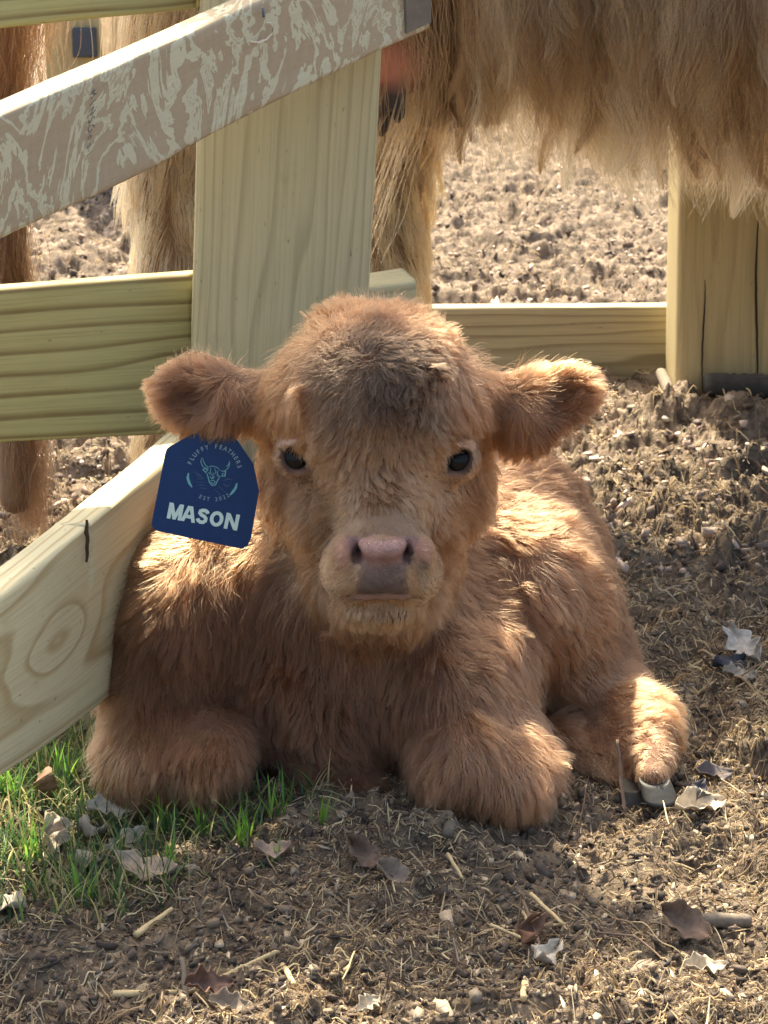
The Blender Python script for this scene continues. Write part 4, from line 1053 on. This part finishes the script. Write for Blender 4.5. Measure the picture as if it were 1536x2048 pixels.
# emblem: long-horned cow's head between two feathers, fields below (traced by eye on the tag)
strokes([
 [(405, 914), (403, 922), (406, 931), (412, 936), (417, 934), (412, 929), (408, 921), (407, 914)],
 [(450, 942), (456, 938), (460, 930), (461, 922), (458, 930), (453, 934)],
 [1.4, (406, 937), (412, 944), (417, 938), (410, 936), (406, 940)], [1.4, (443, 942), (452, 943), (450, 953), (444, 953), (447, 946)],
 [(417, 934), (424, 931), (434, 934), (442, 941)], [1.1, (414, 945), (417, 955), (419, 964), (424, 971), (431, 970), (436, 960), (441, 952)],
 [(423, 934), (421, 944), (424, 950)], [(430, 936), (433, 944), (429, 950)], [(437, 941), (435, 948), (438, 954)], [1.2, (420, 952), (424, 957), (430, 953)],
 [1.0, (421, 962), (426, 960), (431, 964), (426, 968), (422, 964)], [1.3, (417, 944), (421, 948)], [1.3, (434, 952), (438, 950)], [(427, 944), (426, 953), (428, 958)],
], 'emblem', M_TEAL, 0.75)
for ln_ in ([2.6, (378, 944), (376, 954), (379, 965), (384, 973)], [2.6, (474, 968), (471, 978), (465, 986), (459, 992)]): strokes([ln_], 'feather_emblem', M_TEAL)
strokes([[(390, 942), (402, 950), (407, 956), (395, 957)], [(393, 948), (402, 955)], [(393, 963), (408, 964)], [(395, 969), (410, 970)], [(400, 975), (413, 977)],
         [(430, 980), (441, 991)], [(437, 973), (452, 987)], [(446, 968), (454, 974), (460, 971)], [(447, 962), (455, 959), (465, 960)]], 'field_lines', M_DIM, 0.5)

# faded black mill stamp on the weathered rail, its wire curl and the bracket at its end
M_INK = simple('faded_ink', (0.09, 0.085, 0.10), 0.8, 500, 0.6)
stp = [(ch, 183 - 0.06 * i * 17, 188 + i * 17, 22, -64, 0.8, 0.0) for i, ch in enumerate('MINSGnai')]
place_text(stp, 'stamp', M_INK, 0.0035, fence, railpt, EXTRA_RAIL[0], EXTRA_RAIL[1])
pts = [railpt(u, v, 0.006) for u, v in [(496, 82), (512, 84), (528, 78), (539, 66), (541, 52), (536, 44), (528, 45)]]
V, F = tube(pts, .0011, .0008, 6); mesh_obj('wire', V, F, simple('pale_wire', (0.55, 0.50, 0.42), 0.5), fence)
pts = [railpt(u, v, 0.004) for u, v in [(522, 14), (524, 34)]]
V, F = tube(pts, .0016, .0016, 6); mesh_obj('staple', V, F, simple('grey_staple', (0.10, 0.12, 0.14), 0.4), fence)
q4 = [railpt(u, v, dd) for dd in (0.006, -0.002) for u, v in [(806, -60), (856, -75), (857, 44), (808, 66)]]
mesh_obj('bracket', q4, [(0, 1, 2, 3), (4, 7, 6, 5), (0, 4, 5, 1), (1, 5, 6, 2), (2, 6, 7, 3), (3, 7, 4, 0)], simple('weathered_bracket', (0.14, 0.12, 0.10), 0.7, 60, 0.5), fence, smooth=False)

# ------------------------------------------------------------------ ground litter
def vcol_mat(name, rough=0.8, transl=0.0, var=0.25, spec=0.25, scale=300):
    N = NT(name); c = attr(N, 'tint', 'Color'); g = N.n('ShaderNodeNewGeometry')
    n = N.noise(g.outputs['Position'], scale, 3, 0.6)
    col = N.mix(n, N.mix(1.0, c, c4((1 - var,) * 3), 'MULTIPLY'), N.mix(1.0, c, c4((1 + var,) * 3), 'MULTIPLY'))
    if transl > 0:
        b = N.t.nodes.new('ShaderNodeBsdfPrincipled'); N.set(b.inputs['Base Color'], col); b.inputs['Roughness'].default_value = rough; b.inputs['Specular IOR Level'].default_value = spec
        tr = N.t.nodes.new('ShaderNodeBsdfTranslucent'); N.set(tr.inputs[0], col)
        mx = N.t.nodes.new('ShaderNodeMixShader'); mx.inputs[0].default_value = transl
        N.t.links.new(b.outputs[0], mx.inputs[1]); N.t.links.new(tr.outputs[0], mx.inputs[2]); N.t.links.new(mx.outputs[0], N.out.inputs[0]); return N.m
    return N.finish(col, rough, N.bump(n, 0.4, 0.0008), spec)
def curves_obj(name, P, tint, rad, mat, tip=0.6):
    n, s, _ = P.shape
    hc = bpy.data.hair_curves.new(name); hc.add_curves([s] * n)
    hc.position_data.foreach_set('vector', P.astype(np.float32).ravel())
    pr = 1 - (1 - tip) * np.abs(np.linspace(-1, 1, s)) ** 2
    ra = hc.attributes.get('radius') or hc.attributes.new('radius', 'FLOAT', 'POINT')
    ra.data.foreach_set('value', (rad[:, None] * pr[None]).astype(np.float32).ravel())
    at = hc.attributes.new('tint', 'FLOAT_COLOR', 'CURVE')
    at.data.foreach_set('color', np.concatenate([tint, np.ones((n, 1))], 1).astype(np.float32).ravel())
    hc.materials.append(mat); o = bpy.data.objects.new(name, hc); COL.objects.link(o); return o
def scatter(n, y0=1.5, y1=5.0, pw=2.2):
    y = y0 + (y1 - y0) * rng.random(n) ** pw
    x = (rng.random(n) * 2 - 1) * (0.22 * y + 0.10)
    return x, y
def straw(n, Lr, Rr, y0, y1, seed, pal, pw=2.0, up=0.25, bend=0.22):
    x, y = scatter(n, y0, y1, pw)
    cl = noise(np.stack([x, y, x * 0], 1), 7, seed); k = rng.random(n) < np.clip(0.55 + 0.6 * cl, 0.12, 1); x, y = x[k], y[k]; n = len(x)
    L = Lr[0] + (Lr[1] - Lr[0]) * rng.random(n) ** 2.2; a = rng.random(n) * 6.283; s = 5
    P = np.zeros((n, s, 3)); da = rng.normal(0, bend, n); ax = a.copy(); cx_, cy_ = x.copy(), y.copy(); pit = np.abs(rng.normal(0, up, n))
    for i in range(s):
        h = ground_h(cx_, cy_); t = i / (s - 1)
        P[:, i] = np.stack([cx_, cy_, h + 0.0012 + L * t * pit], 1)
        cx_ = cx_ + np.cos(ax) * L / s; cy_ = cy_ + np.sin(ax) * L / s; ax = ax + da / s
    pal = np.array(pal); c_ = pal[rng.integers(0, len(pal), n)] * (0.6 + 0.7 * rng.random((n, 1)))
    return P, np.clip(c_, 0, 0.85), Rr[0] + (Rr[1] - Rr[0]) * rng.random(n) ** 2
PAL_S = [(0.46, 0.34, 0.20), (0.58, 0.46, 0.28), (0.09, 0.06, 0.045), (0.12, 0.085, 0.06), (0.36, 0.25, 0.14), (0.26, 0.18, 0.12), (0.17, 0.115, 0.08), (0.33, 0.27, 0.20)]
M_STRAW = vcol_mat('dry_straw', 0.7, 0.25)
A1 = straw(100000, (0.004, 0.030), (0.0003, 0.0009), 1.5, 3.2, 1, PAL_S, 1.4)
A2 = straw(42000, (0.01, 0.05), (0.0005, 0.0014), 2.3, 7.0, 2, PAL_S, 1.5)
A3 = straw(800, (0.03, 0.085), (0.0004, 0.0010), 1.5, 3.6, 3, [(0.55, .43, .25), (0.62, .52, .34), (0.3, .2, .12)], 1.3, 0.15)
Ps, Ts, Rs = (np.concatenate([a_[i] for a_ in (A1, A2, A3)]) for i in range(3))
tag(curves_obj('straw_litter', Ps, Ts, Rs, M_STRAW), 'short broken bits of straw trodden into the soil', 'straw', kind='stuff')
# bark flakes and crumbs of soil: many small real solids in two meshes
def flakes(n, y0, y1, sr, seed, pal, pw, flat):
    x, y = scatter(n, y0, y1, pw); z = ground_h(x, y)
    base = np.array([[math.cos(a), math.sin(a), 0] for a in np.linspace(0, 2 * math.pi, 6, endpoint=False)])
    rad = 0.55 + 0.7 * rng.random((n, 6, 1)); top = base[None] * rad; bot = top * (0.6 + 0.3 * rng.random((n, 6, 1)))
    th = flat * (0.5 + rng.random((n, 1, 1)))
    T_ = top + np.array([0, 0, 1.0]) * (th + 0.25 * flat * rng.normal(0, 1, (n, 6, 1))); B_ = bot - np.array([0, 0, 1.0]) * th
    V = np.concatenate([T_, B_], 1)
    el_ = 1 + 1.8 * rng.random((n, 1)) ** 2; V[:, :, 0] *= el_
    s_ = (sr[0] + (sr[1] - sr[0]) * rng.random(n) ** 2.5)[:, None, None]; V = V * s_
    a, b = rng.random(n) * 6.283, rng.normal(0, 0.45, n); c = rng.normal(0, 0.45, n)
    ca, sa, cb, sb, cc, s2 = np.cos(a), np.sin(a), np.cos(b), np.sin(b), np.cos(c), np.sin(c)
    Rm = np.zeros((n, 3, 3)); Rz = Rm.copy(); Rx = Rm.copy(); Ry = Rm.copy()
    Rz[:, 0, 0] = ca; Rz[:, 0, 1] = -sa; Rz[:, 1, 0] = sa; Rz[:, 1, 1] = ca; Rz[:, 2, 2] = 1
    Rx[:, 0, 0] = 1; Rx[:, 1, 1] = cb; Rx[:, 1, 2] = -sb; Rx[:, 2, 1] = sb; Rx[:, 2, 2] = cb
    Ry[:, 1, 1] = 1; Ry[:, 0, 0] = cc; Ry[:, 0, 2] = s2; Ry[:, 2, 0] = -s2; Ry[:, 2, 2] = cc
    V = np.einsum('nij,nkj->nki', Rx @ Ry @ Rz, V) + np.stack([x, y, z + s_[:, 0, 0] * flat * 0.6], 1)[:, None]
    pal = np.array(pal); c_ = pal[rng.integers(0, len(pal), n)] * (0.7 + 0.6 * rng.random((n, 1)))
    tint = np.repeat(np.concatenate([c_, np.ones((n, 1))], 1)[:, None], 12, 1).reshape(-1, 4)
    o = (np.arange(n) * 12)[:, None, None]
    tri = [(0, i, i + 1) for i in range(1, 5)] + [(6, 6 + i + 1, 6 + i) for i in range(1, 5)] + [t for i in range(6) for t in ((i, 6 + i, (i + 1) % 6), ((i + 1) % 6, 6 + i, 6 + (i + 1) % 6))]
    F = (np.array(tri)[None] + o).reshape(-1, 3)
    return V.reshape(-1, 3), F, tint
def join(parts):
    Vs, Fs, Ts = [], [], []; k = 0
    for V, F, T in parts: Vs.append(V); Fs.append(F + k); Ts.append(T); k += len(V)
    return np.concatenate(Vs), np.concatenate(Fs), np.concatenate(Ts)
V, F, T = join([flakes(15000, 1.5, 3.4, (0.0012, 0.0065), 1, [(0.10, .075, .06), (0.17, .13, .10), (0.30, .24, .18), (0.42, .34, .25), (0.06, .05, .045)], 1.5, 0.10),
                flakes(5000, 2.9, 8.0, (0.003, 0.011), 1, [(0.16, .12, .10), (0.30, .23, .19), (0.48, .40, .33), (0.07, .055, .05)], 1.4, 0.2)])
tag(mesh_obj('bark_litter', V, F, vcol_mat('bark_bits', 0.85), smooth=False, attrs={'tint': T}), 'flakes of bark and wood chips pressed into the soil', 'bark chips', kind='stuff')
V, F, T = join([flakes(16000, 1.5, 3.4, (0.0007, 0.0040), 2, [(0.07, .052, .042), (0.12, .088, .066), (0.19, .14, .10), (0.09, .068, .055)], 1.4, 0.75),
                flakes(7000, 2.8, 8.0, (0.002, 0.008), 2, [(0.14, .10, .085), (0.30, .22, .18), (0.42, .32, .27), (0.08, .06, .05)], 1.3, 0.7)])
tag(mesh_obj('soil_crumbs', V, F, vcol_mat('crumbs', 0.95), smooth=False, attrs={'tint': T}), 'loose crumbs and clods of dark soil', 'soil', kind='stuff')

# ---- grass
def blades(spots, name, label):
    VV = []; FF = []; TT = []
    for (x, y, L, a, lean, w, col) in spots:
        z = float(ground_h([x], [y])[0]) - 0.004; k0 = len(VV); s = 6; dirv = np.array([math.cos(a), math.sin(a), 0]); side = np.array([-dirv[1], dirv[0], 0])
        p = np.array([x, y, z]); th = lean * 0.3
        for i in range(s + 1):
            t = i / s; ww = w * (1 - t ** 1.6) * (0.6 + 0.4 * min(1, t * 5)) + 0.00008
            VV += [p - side * ww, p + np.array([0, 0, -ww * 0.5]), p + side * ww]
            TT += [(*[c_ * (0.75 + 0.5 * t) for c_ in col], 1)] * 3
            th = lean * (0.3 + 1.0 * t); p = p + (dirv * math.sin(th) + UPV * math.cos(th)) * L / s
        for i in range(s): q_ = k0 + 3 * i; FF += [(q_, q_ + 1, q_ + 4, q_ + 3), (q_ + 1, q_ + 2, q_ + 5, q_ + 4)]
    tag(mesh_obj(name, VV, np.array(FF), vcol_mat('grass_blade', 0.45, 0.45, 0.15, 0.4), attrs={'tint': np.array(TT)}), label, 'grass', kind='stuff')
sp_ = []
def gc():
    r = random.random()
    return random.choice([(0.09, 0.16, 0.05), (0.06, 0.12, 0.045), (0.15, 0.22, 0.06), (0.05, 0.10, 0.05)]) if r < 0.72 else (0.42, 0.36, 0.18)
for _ in range(7500):
    u = random.uniform(-140, 660); v = random.uniform(1440, 1850)
    edge_ = 1.0 - max(0, (v - 1560) / 290) * (0.8 + 0.2 * u / 600) - max(0, (u - 240) / 480)
    edge_ += 0.35 * float(noise(np.array([[u / 70, v / 45, 0]]), 1, 77)[0])
    if random.random() > edge_ * 0.95: continue
    g_ = G(u, v); sp_.append((g_[0], g_[1], random.uniform(0.014, 0.060), random.uniform(0, 6.28), random.uniform(0.3, 1.4), random.uniform(0.0006, 0.0016), gc()))
for (u, v, n, L) in [(485, 1685, 18, .040), (160, 1790, 16, .040), (405, 1660, 12, .034), (560, 1640, 14, .034), (345, 1735, 10, .026), (270, 1600, 12, .05), (60, 1700, 22, .045), (120, 1560, 26, .05), (20, 1600, 26, .05), (215, 1560, 14, .055), (545, 1740, 6, .02), (330, 1650, 10, .04), (640, 1665, 8, .03), (200, 1500, 12, .04), (90, 1500, 16, .04), (450, 1620, 12, .03)]:
    for _ in range(n):
        g_ = G(u + random.gauss(0, 10), v + random.gauss(0, 6)); sp_.append((g_[0], g_[1], 1.35 * L * random.uniform(0.5, 1.15), random.uniform(0, 6.28), random.uniform(0.15, 0.9), random.uniform(0.0011, 0.0021), random.choice([(0.14, 0.30, 0.045), (0.20, 0.36, 0.05), (0.09, 0.22, 0.05)])))
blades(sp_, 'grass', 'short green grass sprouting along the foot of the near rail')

# ---- dry leaves, each its own object
M_LEAF = vcol_mat('dry_leaf', 0.8, 0.12, 0.45, 0.12, 130)
def leaf_mesh(kind, L, curl, col, seed):
    rs = random.Random(seed); nx_, ny_ = 18, 9; V = []; T = []
    for i in range(nx_ + 1):
        t = i / nx_
        if kind == 'oak': w_ = 0.30 * math.sin(math.pi * min(1, t * 0.98 + 0.02)) ** 0.7 * (0.70 + 0.30 * math.cos(t * 6.28 * 3.3)) + 0.03
        elif kind == 'oval': w_ = (0.25 * math.sin(math.pi * t) ** 0.8 + 0.01) * (1 + 0.16 * math.sin(t * 23 + seed) + 0.10 * rs.random())
        else: w_ = 0.33 * math.sin(math.pi * t) ** 0.6 * (0.85 + 0.15 * rs.random())
        for j in range(ny_ + 1):
            s_ = (j / ny_ * 2 - 1); x = (t - 0.5) * L; y = s_ * w_ * L * (1 + 0.09 * (rs.random() - .5))
            z = 0.02 * L * math.sin(t * 11 + s_ * 4 + seed) + curl * L * (abs(s_) ** 2 * 0.30 * (1 + math.sin(t * 5 + seed)) + 0.5 * (t - 0.5) ** 2) + 0.015 * L * math.cos(t * 25) * abs(s_) + 0.03 * L * rs.random() * abs(s_)
            if j == ny_ // 2 or j == ny_ // 2 + 1: z -= 0.012 * L
            V.append((x, y, z)); k = 1.15 if j in (ny_ // 2, ny_ // 2 + 1) else 1.0
            k *= 0.85 + 0.3 * rs.random(); T.append((*[min(.9, c_ * k) for c_ in col], 1))
    m = ny_ + 1; F = [(i * m + j, (i + 1) * m + j, (i + 1) * m + j + 1, i * m + j + 1) for i in range(nx_) for j in range(ny_)]
    n0 = len(V)      # stalk
    for i in range(4):
        t = i / 3; x = -0.5 * L - 0.22 * L * t; V += [(x, -0.006 * L, 0.05 * L * t + curl * .12 * L), (x, 0.006 * L, 0.05 * L * t + curl * .12 * L), (x, 0, 0.012 * L + 0.05 * L * t + curl * .12 * L)]; T += [(*[c_ * 0.7 for c_ in col], 1)] * 3
    for i in range(3):
        a = n0 + 3 * i; F += [(a, a + 3, a + 4, a + 1), (a + 1, a + 4, a + 5, a + 2), (a + 2, a + 5, a + 3, a)]
    return V, F, T
def leaf(u, v, L, kind, curl, col, rot, tilt, label, lift=0.004):
    V, F, T = leaf_mesh(kind, L * 0.86, curl, col, int(u * 7 + v)); g_ = G(u, v)
    o = mesh_obj('dead_leaf', V, F, M_LEAF, attrs={'tint': np.array(T)}); md = o.modifiers.new('thickness', 'SOLIDIFY'); md.thickness = 0.0004
    o.location = (g_[0], g_[1], float(ground_h([g_[0]], [g_[1]])[0]) + lift); o.rotation_euler = (math.radians(tilt[0]), math.radians(tilt[1]), math.radians(rot))
    return tag(o, label, 'leaf', 'dry leaves on the ground')
GY = (0.27, 0.225, 0.185); PL = (0.42, 0.34, 0.26); BR = (0.20, 0.12, 0.08); DK = (0.10, 0.085, 0.085); LT = (0.44, 0.37, 0.28)
leaf(1490, 1310, .080, 'oak', .5, (0.42, 0.38, 0.34), -60, (35, 20), 'large curled grey leaf lying right of the calf\'s back, at the photo\'s edge', .020)
leaf(1455, 1340, .060, 'oval', .4, (0.05, 0.05, 0.06), 30, (25, 0), 'blackish rotten leaf under the large curled grey leaf', .008)
leaf(1475, 1375, .050, 'oak', .3, GY, 15, (25, 10), 'grey leaf with a hole just below the large curled grey leaf', .010)
leaf(80, 1590, .055, 'oval', .9, BR, 70, (55, 25), 'brown curled leaf standing in the grass under the near rail', .022)
leaf(95, 1665, .062, 'oak', .7, PL, 100, (35, -25), 'pale folded leaf in the grass below the brown curled leaf', .012)
leaf(175, 1665, .058, 'oval', .6, GY, 110, (30, 20), 'grey curled leaf right of the pale folded leaf in the grass', .012)
leaf(222, 1620, .060, 'oak', .3, (0.46, 0.40, 0.33), 20, (22, 5), 'broad pale leaf lying in grass by the calf\'s left knee', .012)
leaf(175, 1720, .042, 'oak', .8, LT, 150, (30, 30), 'small cream torn leaf at the lower edge of the grass', .010)
leaf(295, 1745, .075, 'oval', .25, (0.40, 0.31, 0.24), -12, (12, 8), 'long flat tan leaf on the soil below the grass', .006)
leaf(250, 1665, .060, 'oak', .25, (0.40, 0.36, 0.30), 40, (20, -5), 'lobed grey-buff leaf between grass blades, right of the curled ones', .010)
leaf(545, 1735, .042, 'oval', .5, (0.36, 0.25, 0.19), 10, (18, 0), 'rounded brown leaf beside the bright grass tuft', .010)
leaf(735, 1755, .050, 'oval', .6, (0.15, 0.10, 0.075), -45, (30, 10), 'dark upright curled leaf in front of the calf\'s chest', .014)
leaf(800, 1790, .055, 'oval', .5, (0.24, 0.18, 0.14), -20, (20, 10), 'grey-brown leaf next to the dark upright curled leaf', .008)
leaf(415, 1990, .052, 'oak', .5, (0.15, 0.09, 0.07), 25, (40, 10), 'dark brown curled leaf at the bottom edge of the photo', .014)
leaf(462, 2025, .045, 'oak', .3, (0.22, .17, .13), 0, (25, 10), 'grey leaf beside the dark brown one at the bottom edge', .008)
leaf(1085, 1945, .050, 'oak', .5, (0.42, 0.37, 0.31), 60, (25, 15), 'whitish lobed leaf on the soil near the bottom', .010)
leaf(1045, 1905, .045, 'oval', .9, (0.17, 0.09, 0.06), 80, (50, 0), 'reddish brown curled leaf touching the whitish lobed leaf', .016)
leaf(735, 2030, .034, 'oak', .4, LT, 50, (25, 0), 'small white jagged leaf at the bottom edge, centre', .006)
leaf(1375, 1855, .062, 'oval', .45, (0.17, 0.115, 0.085), -35, (35, 10), 'long curled brown leaf at the lower right by the grey stick', .012)
leaf(1410, 1930, .045, 'oak', .4, LT, 10, (15, 0), 'torn cream leaf below the long curled brown leaf', .006)
leaf(1400, 1610, .070, 'oval', .35, (0.52, 0.42, 0.30), 20, (18, 0), 'pale tan leaf just right of the calf\'s hoof', .010)
leaf(1395, 1590, .050, 'oval', .5, (0.09, 0.085, 0.10), 75, (25, 0), 'bluish dark leaf above the pale tan leaf by the hoof', .010)
leaf(20, 1780, .05, 'oval', .5, (0.50, 0.44, 0.35), -30, (20, 0), 'pale leaf cut by the left edge of the photo', .010)
leaf(1430, 1520, .050, 'oval', .4, (0.13, 0.11, 0.11), 10, (20, 0), 'flat dark leaf between the hoof and the large grey leaf', .006)

# ---- sticks
M_STICK = simple('grey_bark', (0.15, 0.12, 0.095), 0.85, 160, 0.5, 0.2, 0.002)
M_STRAWSTEM = simple('straw_stem', (0.48, 0.36, 0.20), 0.7, 120, 0.3, 0.25)
M_TWIG = simple('twig_bark', (0.15, 0.10, 0.075), 0.8, 120, 0.4, 0.2)
def gpath(uv, h=0.003, n=14, hs=None):
    P = [G(*p) for p in uv]; out = []
    for i in range(n):
        t = i / (n - 1) * (len(P) - 1); k = min(int(t), len(P) - 2); f = t - k; p = P[k] * (1 - f) + P[k + 1] * f
        hh = h if hs is None else np.interp(i / (n - 1), np.linspace(0, 1, len(hs)), hs)
        gz = [float(ground_h([P[m_][0]], [P[m_][1]])[0]) for m_ in (k, k + 1)]; p[2] = (gz[0] * (1 - f) + gz[1] * f) * (1 if hs is None else 0.6) + hh; out.append(p + np.array([0.0004 * math.sin(i * 0.9), 0, 0]))
    return out
def stick(uv, r0, r1, mat, name, label, cat, group, h=0.003, rough=0.08, hs=None, n=14):
    V, F = tube(gpath(uv, h, n, hs), r0, r1, 8, rough); tag(mesh_obj(name, V, F, mat), label, cat, group)
GS = 'sticks and twigs on the soil'
stick([(1408, 846), (1580, 842)], .021, .023, simple('dark_bark', (0.05, 0.045, 0.042), 0.85, 90, 0.6, 0.2, 0.003), 'log', 'thick dark barked branch lying at the foot of the right post', 'branch', None, .030, .07, n=26)
stick([(1345, 842), (1320, 800)], .013, .010, M_STICK, 'wood_chunk', 'short broken grey chunk standing in the soil left of the barked branch', 'wood chunk', None, hs=[.0, .045])
stick([(1400, 1838), (1500, 1828)], .0075, .0065, M_STICK, 'stick', 'short thick grey stick at the lower right', 'stick', GS, .006, .12)
stick([(895, 1700), (905, 1655)], .0062, .0055, M_STICK, 'stick', 'stubby grey-brown stick against the calf\'s knee', 'stick', GS, .006, .12)
stick([(1250, 1610), (1240, 1590), (1232, 1575)], .0022, .0016, M_TWIG, 'twig', 'thin upright twig in front of the rear hoof', 'twig', GS, hs=[.0, .030, .058])
stick([(1155, 1660), (1172, 1640)], .0010, .0007, M_TWIG, 'twig', 'hair-thin upright twig before the right knee', 'twig', GS, hs=[.0, .052])
stick([(150, 1570), (250, 1560), (330, 1600)], .0022, .0012, M_TWIG, 'twig', 'dark bent twig arching over the grass by the near rail', 'twig', GS, hs=[.01, .028, .006])
stick([(535, 1890), (590, 2000)], .0028, .0026, M_STRAWSTEM, 'straw_stem', 'short stout straw stem pointing at the bottom edge', 'straw', GS, .004, .05)
stick([(225, 1975), (380, 1965), (560, 1940)], .0035, .0020, M_STRAWSTEM, 'straw_stem', 'long flat pale straw lying across the lower left soil', 'straw', GS, .004, .05)
stick([(1060, 1830), (1125, 1885)], .0020, .0015, M_STRAWSTEM, 'straw_stem', 'upper stem of the crossed pale straws, lower right', 'straw', GS, .008, .05)
stick([(1045, 1845), (1060, 1870), (1130, 1880)], .0016, .0012, M_STRAWSTEM, 'straw_stem', 'lower stem of the crossed pale straws, lower right', 'straw', GS, .004, .05)
stick([(895, 1750), (925, 1800)], .0020, .0014, M_STRAWSTEM, 'straw_stem', 'pale slanting straw right of the upright dark leaf', 'straw', GS, .005, .05)
stick([(1190, 1870), (1270, 1880), (1340, 1935)], .0013, .0008, M_TWIG, 'twig', 'curving thin brown stalk left of the long curled leaf', 'twig', GS, .004, .05)
stick([(980, 1875), (1030, 1885), (1075, 1910)], .0018, .0014, M_STRAWSTEM, 'straw_stem', 'pale straw running to the reddish curled leaf', 'straw', GS, .005, .05)
stick([(1045, 1845), (1085, 1935)], .0017, .0012, M_TWIG, 'twig', 'dark twig leaning over the whitish lobed leaf', 'twig', GS, hs=[.018, .012])
stick([(1045, 2040), (1048, 2000)], .0030, .0022, M_STRAWSTEM, 'straw_stem', 'stubby cream straw at the bottom edge, right of centre', 'straw', GS, .006, .05)
stick([(372, 1990), (366, 1950)], .0030, .0022, M_STICK, 'stick', 'dark stub sticking up beside the brown curled leaf', 'stick', GS, hs=[.0, .022])
stick([(690, 1965), (750, 1900)], .0022, .0016, M_STRAWSTEM, 'straw_stem', 'pale straw slanting up in the sunlit patch, bottom centre', 'straw', GS, .005, .05)
stick([(270, 1870), (345, 1830)], .0034, .0020, M_STRAWSTEM, 'straw_stem', 'whitish split straw in the sunlit patch at lower left', 'straw', GS, .005, .05)
